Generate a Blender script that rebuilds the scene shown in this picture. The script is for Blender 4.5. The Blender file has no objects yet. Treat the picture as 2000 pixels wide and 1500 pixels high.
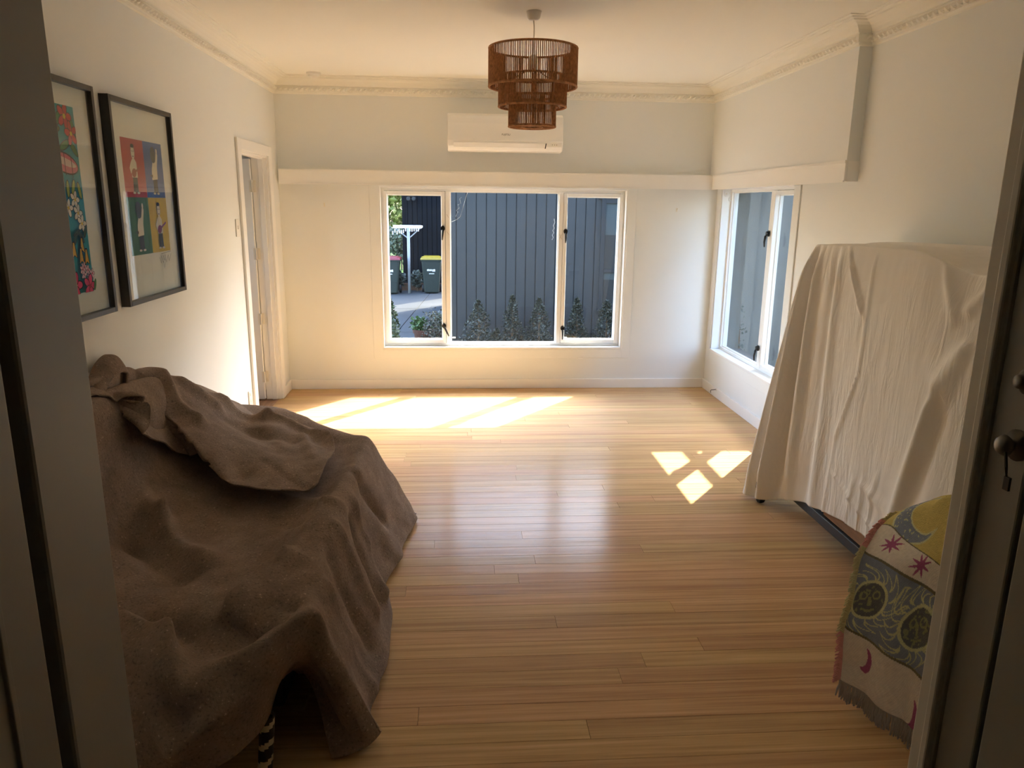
import bpy, bmesh, math, random
from mathutils import Vector, Matrix, noise
random.seed(7)
scene = bpy.context.scene
COL = scene.collection
R = math.radians

# ------------------------------------------------------------------ camera
cam_d = bpy.data.cameras.new('camera'); cam = bpy.data.objects.new('camera', cam_d); COL.objects.link(cam)
cam_d.sensor_fit = 'HORIZONTAL'; cam_d.sensor_width = 36; cam_d.lens = 1443.75 / 2000 * 36
cam_d.clip_start = 0.02; cam_d.clip_end = 300
def aim(pitch, yaw, roll):
    cy, sy, cp, sp = math.cos(yaw), math.sin(yaw), math.cos(pitch), math.sin(pitch)
    fw = Vector((sy*cp, cy*cp, -sp)); r = Vector((cy, -sy, 0)); u = r.cross(fw)
    c, s = math.cos(roll), math.sin(roll)
    r2 = c*r + s*u; u2 = -s*r + c*u
    return Matrix((r2, u2, -fw)).transposed().to_4x4()
cam.matrix_world = Matrix.Translation((0, 0, 1.6)) @ aim(.2372, .0708, .0124)
scene.camera = cam

# ------------------------------------------------------------------ world, sun, exposure
SUN_DIR = Vector((-.676, -.845, -1.0))
w = bpy.data.worlds.new('sky'); scene.world = w; w.use_nodes = True
nt = w.node_tree; bg = nt.nodes['Background']
sk = nt.nodes.new('ShaderNodeTexSky'); sk.sky_type = 'NISHITA'; sk.sun_disc = False
sk.sun_elevation = R(42.7); sk.sun_rotation = R(38.7); sk.air_density = 1.0; sk.dust_density = 2.0; sk.ozone_density = 1.0
nt.links.new(sk.outputs[0], bg.inputs[0]); bg.inputs[1].default_value = 0.70
sun_d = bpy.data.lights.new('sun', 'SUN'); sun_d.energy = 4.9; sun_d.angle = R(.53); sun_d.color = (1, .89, .68)
sun = bpy.data.objects.new('sun', sun_d); COL.objects.link(sun)
sun.rotation_euler = SUN_DIR.to_track_quat('-Z', 'Y').to_euler(); sun.location = (6, 12, 8)
def portal(loc, rot, sx, sy):
    d = bpy.data.lights.new('window_portal', 'AREA'); d.shape = 'RECTANGLE'; d.size = sx; d.size_y = sy
    d.cycles.is_portal = True
    o = bpy.data.objects.new('window_portal', d); COL.objects.link(o); o.location = loc; o.rotation_euler = rot
portal((.377, 6.66, 1.05), (R(-90), 0, 0), 2.1, 1.38)
portal((-3.09, 4.775, 1.55), (0, R(-90), 0), .5, .45)
portal((2.42, 5.63, 1.06), (0, R(90), 0), 1.38, 1.4)
vs = scene.view_settings
vs.view_transform = 'Standard'; vs.look = 'None'; vs.gamma = 1; vs.use_curve_mapping = False
vs.exposure = 2.40
scene.cycles.max_bounces = 12; scene.cycles.diffuse_bounces = 7; scene.cycles.glossy_bounces = 4
scene.cycles.transparent_max_bounces = 16; scene.cycles.transmission_bounces = 4
scene.cycles.caustics_reflective = False; scene.cycles.caustics_refractive = False
scene.cycles.sample_clamp_indirect = 8.0
scene.cycles.use_denoising = True

# ------------------------------------------------------------------ materials
MATS = {}
def mat(name, col, rough=.6, spec=.5, metal=0, coat=0, coatr=.1, sheen=0, var=0, vscale=6, bump=0, bscale=40, stretch=(1, 1, 1), trans=0):
    m = bpy.data.materials.new(name); m.use_nodes = True; n = m.node_tree; b = n.nodes['Principled BSDF']
    b.inputs['Base Color'].default_value = (*col, 1); b.inputs['Roughness'].default_value = rough
    b.inputs['Specular IOR Level'].default_value = spec; b.inputs['Metallic'].default_value = metal
    b.inputs['Coat Weight'].default_value = coat; b.inputs['Coat Roughness'].default_value = coatr
    b.inputs['Sheen Weight'].default_value = sheen; b.inputs['Sheen Roughness'].default_value = .5
    if var or bump:
        tc = n.nodes.new('ShaderNodeTexCoord'); mp = n.nodes.new('ShaderNodeMapping'); mp.inputs['Scale'].default_value = stretch
        n.links.new(tc.outputs['Object'], mp.inputs[0])
    if var:
        nz = n.nodes.new('ShaderNodeTexNoise'); nz.inputs['Scale'].default_value = vscale; nz.inputs['Detail'].default_value = 6
        n.links.new(mp.outputs[0], nz.inputs['Vector'])
        rp = n.nodes.new('ShaderNodeValToRGB')
        rp.color_ramp.elements[0].position = .3; rp.color_ramp.elements[1].position = .7
        rp.color_ramp.elements[0].color = (*[c*(1-var) for c in col], 1); rp.color_ramp.elements[1].color = (*[min(1, c*(1+var)) for c in col], 1)
        n.links.new(nz.outputs[0], rp.inputs[0]); n.links.new(rp.outputs[0], b.inputs['Base Color'])
    if bump:
        nb = n.nodes.new('ShaderNodeTexNoise'); nb.inputs['Scale'].default_value = bscale; nb.inputs['Detail'].default_value = 4
        n.links.new(mp.outputs[0], nb.inputs['Vector'])
        bp = n.nodes.new('ShaderNodeBump'); bp.inputs['Strength'].default_value = bump; bp.inputs['Distance'].default_value = .01
        n.links.new(nb.outputs[0], bp.inputs['Height']); n.links.new(bp.outputs[0], b.inputs['Normal'])
    if trans: b.inputs['Subsurface Weight'].default_value = trans
    MATS[name] = m
    return m
mat('wall', (.82, .84, .83), .75, .25, bump=.04, bscale=90)
mat('ceiling', (.88, .87, .81), .85, .2)
mat('trim', (.90, .895, .87), .4, .4)
mat('white', (.86, .87, .86), .35, .5)
mat('white_plastic', (.82, .80, .75), .35, .5)
mat('ac_shell', (.90, .90, .88), .3, .5)
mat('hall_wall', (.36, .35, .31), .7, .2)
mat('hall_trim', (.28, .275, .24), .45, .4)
mat('jamb_paint_lit', (.62, .60, .54), .5, .3)  # pale copy of the hall trim, carrying the right jamb's stronger light
mat('black', (.006, .006, .006), .35, .5)
mat('black_frame', (.012, .011, .010), .3, .5)
mat('dark_void', (.01, .01, .01), .9, .1)
mat('chrome', (.16, .155, .14), .4, .5, metal=1)
mat('hinge', (.80, .76, .66), .4, .5)
mat('dark_sofa', (.008, .007, .007), .8, .2)
mat('cream', (.62, .56, .42), .6, .3)
mat('steel_rail', (.02, .022, .024), .45, .5)
mat('timber', (.36, .20, .11), .55, .3, var=.3, vscale=5, stretch=(8, 1, 8))
mat('timber_dark', (.10, .055, .035), .7, .2, var=.3, vscale=5, stretch=(1, 6, 6))
mat('rattan', (.42, .20, .085), .7, .25, var=.35, vscale=60)
mat('rubber', (.01, .01, .01), .6, .3)
mat('mat_board', (.80, .81, .76), .8, .2)
mat('paper', (.83, .82, .77), .8, .2)
mat('charcoal', (.034, .035, .034), .85, .06, var=.12, vscale=1.2, stretch=(1, 1, .15))
mat('charcoal_dark', (.0045, .005, .0065), .85, .06)
mat('charcoal_trim', (.025, .026, .026), .8, .08)
mat('render_grey', (.145, .145, .130), .85, .2, var=.08, vscale=3, bump=.2, bscale=120)
mat('concrete', (.036, .039, .041), .85, .2, var=.16, vscale=1.3, bump=.1, bscale=60)
mat('soil', (.10, .075, .05), .95, .1, var=.4, vscale=8, bump=.6, bscale=20)
mat('gravel', (.22, .21, .19), .95, .1, var=.3, vscale=30, bump=.5, bscale=60)
mat('lawn', (.03, .07, .008), .9, .1, var=.35, vscale=9, bump=.5, bscale=60)
mat('leaf_dark', (.020, .022, .012), .5, .4, var=.6, vscale=30)
mat('leaf_mid', (.020, .034, .010), .5, .4, var=.5, vscale=20)
mat('leaf_green', (.022, .055, .010), .5, .4, var=.5, vscale=20)
mat('leaf_lime', (.075, .095, .012), .6, .3, var=.4, vscale=3)
mat('leaf_pale', (.06, .07, .045), .6, .3, var=.5, vscale=3)
mat('leaf_grey', (.06, .07, .055), .6, .3, var=.4, vscale=9)
mat('bark', (.12, .08, .05), .9, .1, var=.3, vscale=20)
mat('terracotta', (.045, .016, .010), .8, .2, var=.2, vscale=8)
mat('bin_green', (.005, .0115, .009), .5, .4)
mat('bin_yellow', (.22, .15, .006), .45, .4)
mat('bin_red', (.14, .010, .016), .45, .4)
mat('galvanised', (.20, .21, .21), .5, .4)
mat('brick', (.30, .22, .18), .9, .1, var=.2, vscale=9)
mat('roof', (.10, .10, .11), .7, .3)
mat('chalk', (.7, .72, .74), .9, .1)
mat('ink', (.05, .05, .05), .6, .3)
mat('pencil', (.28, .20, .16), .8, .1)
mat('blind', (.035, .043, .042), .8, .2)
mat('fujitsu', (.14, .13, .12), .5, .3)

def glass_mat(name, tint=(1, 1, 1), spec=1.0, haze=0.0, hazecol=(.5, .55, .6), hscale=7):
    m = bpy.data.materials.new(name); m.use_nodes = True; n = m.node_tree; n.nodes.clear()
    out = n.nodes.new('ShaderNodeOutputMaterial'); tr = n.nodes.new('ShaderNodeBsdfTransparent'); tr.inputs[0].default_value = (*tint, 1)
    gl = n.nodes.new('ShaderNodeBsdfGlossy'); gl.inputs['Roughness'].default_value = .02
    fr = n.nodes.new('ShaderNodeLayerWeight'); fr.inputs[0].default_value = .5
    pw = n.nodes.new('ShaderNodeMath'); pw.operation = 'POWER'; pw.inputs[1].default_value = 5
    mu = n.nodes.new('ShaderNodeMath'); mu.operation = 'MULTIPLY_ADD'; mu.inputs[1].default_value = .9*spec; mu.inputs[2].default_value = .04*spec
    mx = n.nodes.new('ShaderNodeMixShader')
    n.links.new(fr.outputs['Facing'], pw.inputs[0]); n.links.new(pw.outputs[0], mu.inputs[0]); n.links.new(mu.outputs[0], mx.inputs[0])
    base = tr
    if haze:
        df = n.nodes.new('ShaderNodeBsdfDiffuse'); df.inputs[0].default_value = (*hazecol, 1)
        tl = n.nodes.new('ShaderNodeBsdfTranslucent'); tl.inputs[0].default_value = (*hazecol, 1)
        ad = n.nodes.new('ShaderNodeMixShader'); ad.inputs[0].default_value = .2; n.links.new(df.outputs[0], ad.inputs[1]); n.links.new(tl.outputs[0], ad.inputs[2])
        tc = n.nodes.new('ShaderNodeTexCoord'); nz = n.nodes.new('ShaderNodeTexNoise'); nz.inputs['Scale'].default_value = hscale; nz.inputs['Detail'].default_value = 8
        n.links.new(tc.outputs['Object'], nz.inputs['Vector'])
        mr = n.nodes.new('ShaderNodeMapRange'); mr.inputs[1].default_value = .3; mr.inputs[2].default_value = .75; mr.inputs[3].default_value = haze*.4; mr.inputs[4].default_value = haze
        n.links.new(nz.outputs[0], mr.inputs[0])
        m2 = n.nodes.new('ShaderNodeMixShader'); n.links.new(mr.outputs[0], m2.inputs[0]); n.links.new(tr.outputs[0], m2.inputs[1]); n.links.new(ad.outputs[0], m2.inputs[2])
        base = m2
    n.links.new(base.outputs[0], mx.inputs[1]); n.links.new(gl.outputs[0], mx.inputs[2]); n.links.new(mx.outputs[0], out.inputs[0])
    MATS[name] = m
glass_mat('window_glass', (.95, .97, .98), .5, .004)
glass_mat('dirty_glass', (.95, .97, .98), .5, .010, (.55, .6, .64), 40)
glass_mat('picture_glass', (.96, .97, .96), .9)
mat('dark_pane', (.02, .022, .022), .05, .6)

def wood_floor():
    m = bpy.data.materials.new('floor_board'); m.use_nodes = True; n = m.node_tree; b = n.nodes['Principled BSDF']; L = n.links.new
    oi = n.nodes.new('ShaderNodeObjectInfo'); tc = n.nodes.new('ShaderNodeTexCoord')
    vm = n.nodes.new('ShaderNodeVectorMath'); vm.operation = 'ADD'
    cx = n.nodes.new('ShaderNodeCombineXYZ'); ml = n.nodes.new('ShaderNodeMath'); ml.operation = 'MULTIPLY'; ml.inputs[1].default_value = 57
    L(oi.outputs['Random'], ml.inputs[0]); L(ml.outputs[0], cx.inputs[0]); L(ml.outputs[0], cx.inputs[2])
    L(tc.outputs['Object'], vm.inputs[0]); L(cx.outputs[0], vm.inputs[1])
    mp = n.nodes.new('ShaderNodeMapping'); mp.inputs['Scale'].default_value = (.8, 34, 34); L(vm.outputs[0], mp.inputs[0])
    n1 = n.nodes.new('ShaderNodeTexNoise'); n1.inputs['Scale'].default_value = 1.4; n1.inputs['Detail'].default_value = 8; n1.inputs['Roughness'].default_value = .65; n1.inputs['Distortion'].default_value = .4
    L(mp.outputs[0], n1.inputs['Vector'])
    rp = n.nodes.new('ShaderNodeValToRGB'); e = rp.color_ramp.elements
    e[0].position = .25; e[0].color = (.42, .245, .115, 1); e[1].position = .75; e[1].color = (.78, .54, .29, 1)
    k = e.new(.5); k.color = (.62, .40, .195, 1)
    L(n1.outputs[0], rp.inputs[0])
    hs = n.nodes.new('ShaderNodeHueSaturation')
    mr = n.nodes.new('ShaderNodeMapRange'); mr.inputs[3].default_value = .90; mr.inputs[4].default_value = 1.07; L(oi.outputs['Random'], mr.inputs[0]); L(mr.outputs[0], hs.inputs['Value'])
    m3 = n.nodes.new('ShaderNodeMapRange'); m3.inputs[3].default_value = .491; m3.inputs[4].default_value = .508
    fr = n.nodes.new('ShaderNodeMath'); fr.operation = 'FRACT'; L(ml.outputs[0], fr.inputs[0]); L(fr.outputs[0], m3.inputs[0]); L(m3.outputs[0], hs.inputs['Hue'])
    L(rp.outputs[0], hs.inputs['Color']); L(hs.outputs[0], b.inputs['Base Color'])
    b.inputs['Roughness'].default_value = .6; b.inputs['Specular IOR Level'].default_value = .04
    b.inputs['Coat Weight'].default_value = .24; b.inputs['Coat Roughness'].default_value = .19
    n2 = n.nodes.new('ShaderNodeTexNoise'); n2.inputs['Scale'].default_value = 2.2; n2.inputs['Detail'].default_value = 3
    mq = n.nodes.new('ShaderNodeMapping'); mq.inputs['Scale'].default_value = (.5, 8, 1); L(tc.outputs['Object'], mq.inputs[0]); L(mq.outputs[0], n2.inputs['Vector'])
    bp = n.nodes.new('ShaderNodeBump'); bp.inputs['Strength'].default_value = .16; bp.inputs['Distance'].default_value = .006
    L(n2.outputs[0], bp.inputs['Height']); L(bp.outputs[0], b.inputs['Coat Normal']); L(bp.outputs[0], b.inputs['Normal'])
    MATS['floor_board'] = m
wood_floor()

def felt():
    m = bpy.data.materials.new('felt'); m.use_nodes = True; n = m.node_tree; b = n.nodes['Principled BSDF']; L = n.links.new
    tc = n.nodes.new('ShaderNodeTexCoord')
    n1 = n.nodes.new('ShaderNodeTexNoise'); n1.inputs['Scale'].default_value = 9; n1.inputs['Detail'].default_value = 8; n1.inputs['Roughness'].default_value = .7
    n2 = n.nodes.new('ShaderNodeTexNoise'); n2.inputs['Scale'].default_value = 130; n2.inputs['Detail'].default_value = 3
    L(tc.outputs['Object'], n1.inputs['Vector']); L(tc.outputs['Object'], n2.inputs['Vector'])
    r1 = n.nodes.new('ShaderNodeValToRGB'); e = r1.color_ramp.elements
    e[0].position = .3; e[0].color = (.19, .145, .118, 1); e[1].position = .72; e[1].color = (.32, .25, .208, 1)
    L(n1.outputs[0], r1.inputs[0])
    r2 = n.nodes.new('ShaderNodeValToRGB'); f = r2.color_ramp.elements
    f[0].position = .30; f[0].color = (.62, .62, .62, 1); f[1].position = .76; f[1].color = (2.6, 2.6, 2.5, 1); k = f.new(.42); k.color = (1, 1, 1, 1); k = f.new(.66); k.color = (1.1, 1.1, 1.1, 1)
    L(n2.outputs[0], r2.inputs[0])
    mx = n.nodes.new('ShaderNodeMix'); mx.data_type = 'RGBA'; mx.blend_type = 'MULTIPLY'; mx.inputs[0].default_value = 1
    L(r1.outputs[0], mx.inputs[6]); L(r2.outputs[0], mx.inputs[7]); L(mx.outputs[2], b.inputs['Base Color'])
    b.inputs['Roughness'].default_value = .95; b.inputs['Specular IOR Level'].default_value = .1
    b.inputs['Sheen Weight'].default_value = .25; b.inputs['Sheen Tint'].default_value = (.5, .36, .26, 1)
    bp = n.nodes.new('ShaderNodeBump'); bp.inputs['Strength'].default_value = .5; bp.inputs['Distance'].default_value = .004
    L(n2.outputs[0], bp.inputs['Height']); L(bp.outputs[0], b.inputs['Normal'])
    MATS['felt'] = m
felt()

def cotton():
    m = bpy.data.materials.new('cotton'); m.use_nodes = True; n = m.node_tree; b = n.nodes['Principled BSDF']; L = n.links.new
    b.inputs['Base Color'].default_value = (.92, .90, .87, 1); b.inputs['Roughness'].default_value = .9; b.inputs['Specular IOR Level'].default_value = .15
    tc = n.nodes.new('ShaderNodeTexCoord'); mp = n.nodes.new('ShaderNodeMapping'); mp.inputs['Scale'].default_value = (6, 26, 5); mp.inputs['Rotation'].default_value = (R(-9), 0, 0)
    L(tc.outputs['Object'], mp.inputs[0])
    n1 = n.nodes.new('ShaderNodeTexNoise'); n1.inputs['Scale'].default_value = 1.0; n1.inputs['Detail'].default_value = 5; n1.inputs['Distortion'].default_value = 1.2; L(mp.outputs[0], n1.inputs['Vector'])
    n2 = n.nodes.new('ShaderNodeTexNoise'); n2.inputs['Scale'].default_value = 2.6; n2.inputs['Detail'].default_value = 2; L(tc.outputs['Object'], n2.inputs['Vector'])
    mm = n.nodes.new('ShaderNodeMath'); mm.operation = 'MULTIPLY'
    mr = n.nodes.new('ShaderNodeMapRange'); mr.inputs[1].default_value = .4; mr.inputs[2].default_value = .62; L(n2.outputs[0], mr.inputs[0])
    L(n1.outputs[0], mm.inputs[0]); L(mr.outputs[0], mm.inputs[1])
    bp = n.nodes.new('ShaderNodeBump'); bp.inputs['Strength'].default_value = .55; bp.inputs['Distance'].default_value = .02
    L(mm.outputs[0], bp.inputs['Height']); L(bp.outputs[0], b.inputs['Normal'])
    MATS['cotton'] = m
cotton()

def attr_mat(name, rough=.95, bump=.5):
    m = bpy.data.materials.new(name); m.use_nodes = True; n = m.node_tree; b = n.nodes['Principled BSDF']
    a = n.nodes.new('ShaderNodeVertexColor'); a.layer_name = 'weave'; n.links.new(a.outputs[0], b.inputs['Base Color'])
    b.inputs['Roughness'].default_value = rough; b.inputs['Specular IOR Level'].default_value = .1
    tc = n.nodes.new('ShaderNodeTexCoord'); wv = n.nodes.new('ShaderNodeTexNoise'); wv.inputs['Scale'].default_value = 260
    n.links.new(tc.outputs['Object'], wv.inputs['Vector'])
    bp = n.nodes.new('ShaderNodeBump'); bp.inputs['Strength'].default_value = bump; bp.inputs['Distance'].default_value = .004
    n.links.new(wv.outputs[0], bp.inputs['Height']); n.links.new(bp.outputs[0], b.inputs['Normal'])
    MATS[name] = m
attr_mat('woven_throw')

# ------------------------------------------------------------------ mesh helpers
class MB:
    def __init__(s): s.v = []; s.f = []; s.m = []
    def add(s, vs, fs, mi=0):
        o = len(s.v); s.v += [tuple(p) for p in vs]; s.f += [tuple(i+o for i in f) for f in fs]; s.m += [mi]*len(fs)
    def box(s, x0, x1, y0, y1, z0, z1, mi=0, fn=None):
        vs = [(x, y, z) for x in (x0, x1) for y in (y0, y1) for z in (z0, z1)]
        if fn: vs = [fn(*p) for p in vs]
        s.add(vs, [(0, 1, 3, 2), (4, 6, 7, 5), (0, 4, 5, 1), (2, 3, 7, 6), (0, 2, 6, 4), (1, 5, 7, 3)], mi)
    def tube(s, pts, r, n=8, mi=0, closed=False, cap=True):
        pts = [Vector(p) for p in pts]; k = len(pts); rs = r if isinstance(r, (list, tuple)) else [r]*k
        vs = []; up = Vector((0, 0, 1))
        for i, p in enumerate(pts):
            a = pts[(i-1) % k] if (closed or i > 0) else p; b = pts[(i+1) % k] if (closed or i < k-1) else p
            t = (b-a).normalized(); ref = up if abs(t.z) < .95 else Vector((1, 0, 0))
            e1 = t.cross(ref).normalized(); e2 = t.cross(e1)
            for j in range(n):
                q = 2*math.pi*j/n; vs.append(p + (e1*math.cos(q)+e2*math.sin(q))*rs[i])
        fs = []
        for i in range(k if closed else k-1):
            i2 = (i+1) % k
            for j in range(n): fs.append((i*n+j, i*n+(j+1) % n, i2*n+(j+1) % n, i2*n+j))
        if cap and not closed: fs += [tuple(range(n))[::-1], tuple(range((k-1)*n, k*n))]
        s.add(vs, fs, mi)
    def lathe(s, prof, c, n=32, mi=0, axis='z', cap=True):
        vs = []; k = len(prof)
        for r, h in prof:
            for j in range(n):
                q = 2*math.pi*j/n; a, b = r*math.cos(q), r*math.sin(q)
                p = {'z': (a, b, h), 'y': (a, h, b), 'x': (h, a, b)}[axis]
                vs.append((c[0]+p[0], c[1]+p[1], c[2]+p[2]))
        fs = [(i*n+j, i*n+(j+1) % n, (i+1)*n+(j+1) % n, (i+1)*n+j) for i in range(k-1) for j in range(n)]
        if cap: fs += [tuple(range(n))[::-1], tuple(range((k-1)*n, k*n))]
        s.add(vs, fs, mi)
    def build(s, name, mats, parent=None, smooth=False, bevel=0, seg=2):
        me = bpy.data.meshes.new(name); me.from_pydata(s.v, [], s.f)
        for m in ([mats] if isinstance(mats, str) else mats): me.materials.append(MATS[m])
        if any(s.m): me.polygons.foreach_set('material_index', s.m)
        bm = bmesh.new(); bm.from_mesh(me); bmesh.ops.recalc_face_normals(bm, faces=bm.faces); bm.to_mesh(me); bm.free()
        if smooth: me.polygons.foreach_set('use_smooth', [True]*len(me.polygons))
        me.update()
        o = bpy.data.objects.new(name, me); COL.objects.link(o)
        if parent: attach(o, parent)
        if bevel:
            b = o.modifiers.new('bevel', 'BEVEL'); b.width = bevel; b.segments = seg; b.limit_method = 'ANGLE'; b.angle_limit = R(40)
        return o
def attach(o, parent):
    o.parent = parent; o.matrix_parent_inverse = Matrix.Translation(-base_of(parent))
def base_of(o):
    v = o.location.copy()
    while o.parent: o = o.parent; v = v + o.location if False else v
    return v
def thing(name, label, cat, loc, group=None):
    o = bpy.data.objects.new(name, None); COL.objects.link(o); o.location = loc; o.empty_display_size = .1
    return tag(o, label, cat, group)
def tag(o, label, cat, group=None):
    o['label'] = label; o['category'] = cat
    if group: o['group'] = group
    return o
def struct(o, label=None):
    o['kind'] = 'structure'
    if label: o['label'] = label
    return o
def sempty(name, loc=(0, 0, 0)):
    o = bpy.data.objects.new(name, None); COL.objects.link(o); o.location = loc; return struct(o)
def stuff(o): o['kind'] = 'stuff'; return o
def boxobj(name, m, parent, *a, bevel=0, fn=None):
    b = MB(); b.box(*a, fn=fn); return b.build(name, m, parent, bevel=bevel)
def cr(p0, p1, p2, p3, t):
    return .5*((2*p1)+(p2-p0)*t+(2*p0-5*p1+4*p2-p3)*t*t+(3*p1-p0-3*p2+p3)*t*t*t)
def cr_line(P, u):
    k = len(P)-1; u = min(max(u, 0), 1)*k; i = min(int(u), k-1); t = u-i
    return cr(P[max(i-1, 0)], P[i], P[i+1], P[min(i+2, k)], t)
def surface(name, ctrl, nu, nv, m, parent=None, disp=None, thick=.004, colour=None):
    """ctrl[row][col] points; u runs along the columns, v along the rows"""
    C = [[Vector(p) for p in row] for row in ctrl]
    vs = []
    for j in range(nv+1):
        v = j/nv
        for i in range(nu+1):
            u = i/nu
            vs.append(cr_line([cr_line(row, u) for row in C], v))
    W = nu+1
    if disp:
        nr = []
        for j in range(nv+1):
            for i in range(W):
                a = vs[j*W+min(i+1, nu)]-vs[j*W+max(i-1, 0)]; b = vs[min(j+1, nv)*W+i]-vs[max(j-1, 0)*W+i]
                c = a.cross(b); nr.append(c.normalized() if c.length > 1e-9 else Vector((0, 0, 1)))
        vs = [p + disp(p, n, (k % W)/nu, (k//W)/nv) for k, (p, n) in enumerate(zip(vs, nr))]
    fs = [(j*W+i, j*W+i+1, (j+1)*W+i+1, (j+1)*W+i) for j in range(nv) for i in range(nu)]
    me = bpy.data.meshes.new(name); me.from_pydata([tuple(p) for p in vs], [], fs); me.materials.append(MATS[m])
    me.polygons.foreach_set('use_smooth', [True]*len(fs))
    if colour:
        at = me.color_attributes.new('weave', 'FLOAT_COLOR', 'POINT')
        for j in range(nv+1):
            for i in range(W): at.data[j*W+i].color = (*colour(i/nu, j/nv), 1)
    o = bpy.data.objects.new(name, me); COL.objects.link(o)
    if parent: attach(o, parent)
    if thick:
        s = o.modifiers.new('thickness', 'SOLIDIFY'); s.thickness = thick; s.offset = 0
    return o, vs
def nz(x, y, z=0): return noise.noise(Vector((x, y, z)))

# ------------------------------------------------------------------ the room
XL, XR, YB, YF, ZC, GZ = -1.50, 2.215, 6.454, 1.20, 2.58, -.7
WT = .24
# openings
W1 = (-.684, 1.438, .36, 1.745)      # x0 x1 z0 z1 in the back wall
W2 = (4.92, 6.335, .372, 1.765)      # y0 y1 z0 z1 in the right wall
D1 = (5.36, 6.12, 0, 1.955)          # y0 y1 z0 z1 in the left wall
JL, JR = -.60, .894                  # doorway jambs
# walls
b = MB(); b.box(XL-WT, W1[0], YB, YB+WT, GZ, ZC+.2); b.box(W1[1], XR+WT, YB, YB+WT, GZ, ZC+.2)
b.box(W1[0], W1[1], YB, YB+WT, GZ, W1[2]); b.box(W1[0], W1[1], YB, YB+WT, W1[3], ZC+.2)
struct(b.build('wall_back', 'wall'))
b = MB(); b.box(XR, XR+WT, YF-.2, W2[0], GZ, ZC+.2); b.box(XR, XR+WT, W2[1], YB, GZ, ZC+.2)
b.box(XR, XR+WT, W2[0], W2[1], GZ, W2[2]); b.box(XR, XR+WT, W2[0], W2[1], W2[3], ZC+.2)
struct(b.build('wall_right', 'wall'))
LWT = .11
b = MB(); b.box(XL-LWT, XL, YF-.2, D1[0], -.05, ZC+.2); b.box(XL-LWT, XL, D1[1], YB, -.05, ZC+.2); b.box(XL-LWT, XL, D1[0], D1[1], D1[3], ZC+.2)
struct(b.build('wall_left', 'wall'))
b = MB(); b.box(XL-.2, JL-.06, YF-.16, YF, -.05, ZC+.2); b.box(JR+.06, XR+.2, YF-.16, YF, -.05, ZC+.2); b.box(JL-.06, JR+.06, YF-.16, YF, 2.12, ZC+.2)
struct(b.build('wall_front', 'wall'))
# room beyond the left door
SW = (4.55, 5.0, 1.3, 1.8)
b = MB(); b.box(XL-1.6, XL-1.5, 4.2, SW[0], -.05, ZC+.2); b.box(XL-1.6, XL-1.5, SW[1], YB+WT, -.05, ZC+.2); b.box(XL-1.6, XL-1.5, SW[0], SW[1], -.05, SW[2]); b.box(XL-1.6, XL-1.5, SW[0], SW[1], SW[3], ZC+.2); b.box(XL-1.5, XL-LWT, 4.1, 4.2, -.05, ZC+.2); b.box(XL-1.6, XL-WT, YB, YB+WT, -.05, ZC+.2)
struct(b.build('wall_side_room', 'wall'))
struct(boxobj('floor_side_room', 'timber', None, XL-1.6, XL-.02, 4.1, YB, -.05, -.004))
struct(boxobj('ceiling', 'ceiling', None, XL-1.7, XR+WT+.1, -1.5, YB+WT+.05, ZC, ZC+.25))
# hall behind the camera
b = MB(); b.box(JL-.35, JL-.22, -1.4, YF-.16, -.05, ZC+.1); b.box(JR+.24, JR+.36, -1.4, YF-.16, -.05, ZC+.1); b.box(JL-.35, JR+.36, -1.5, -1.4, -.05, ZC+.1)
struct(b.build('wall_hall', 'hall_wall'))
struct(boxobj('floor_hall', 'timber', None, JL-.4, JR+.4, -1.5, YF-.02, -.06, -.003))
# bulkhead over the right window
BT = .073; BY = 4.145
struct(boxobj('wall_bulkhead', 'wall', None, XR-BT, XR+.01, BY, YB+.01, 1.86, ZC+.01))

# unseen eaves, added to cut high sky light near the windows
b = MB(); b.box(XL-1.7, 2.90, YB+WT-.02, 7.24, 2.50, 2.56); struct(b.build('eave_back', 'white'))
b = MB(); b.box(XR+WT-.02, 2.90, -1.5, YB+WT-.02, 2.50, 2.56); struct(b.build('eave_right', 'white'))
b = MB(); b.box(2.90, 2.93, -1.5, 7.27, 2.46, 2.62); b.box(XL-1.7, 2.90, 7.24, 7.27, 2.46, 2.62); struct(b.build('fascia', 'charcoal_trim'))
struct(boxobj('roof', 'roof', None, XL-1.9, 2.98, -1.6, 7.32, 2.63, 2.75))

# floor: slab + boards
fl = struct(boxobj('floor', 'dark_void', None, XL-.05, XR+.05, YF-.02, YB+.02, -.10, -.016))
bw = .0885; y = YB; row = 0
rnd = random.Random(3)
while y > YF-.02:
    y0 = max(y-bw, YF-.02)
    xs = [XL-.02]; x = XL-.02 + rnd.uniform(.5, 2.6)
    while x < XR-.25: xs.append(x); x += rnd.uniform(1.5, 3.3)
    xs.append(XR+.02)
    for a, c in zip(xs[:-1], xs[1:]):
        g = .0002 + .0006*rnd.random()**2; t = .0006; h = rnd.uniform(-.0002, .0001)
        X0, X1, Y0, Y1 = a+g, c-g, y0+g, y-g
        b = MB()
        vs = [(X0, Y0, -.016), (X1, Y0, -.016), (X1, Y1, -.016), (X0, Y1, -.016), (X0, Y0, h-t), (X1, Y0, h-t), (X1, Y1, h-t), (X0, Y1, h-t), (X0+t, Y0+t, h), (X1-t, Y0+t, h), (X1-t, Y1-t, h), (X0+t, Y1-t, h)]
        fs = [(0, 3, 2, 1), (8, 9, 10, 11)]
        for q in range(4):
            r2 = (q+1) % 4; fs += [(q, r2, 4+r2, 4+q), (4+q, 4+r2, 8+r2, 8+q)]
        b.add(vs, fs); b.build('plank', 'floor_board', fl)
    y = y0; row += 1

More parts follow.
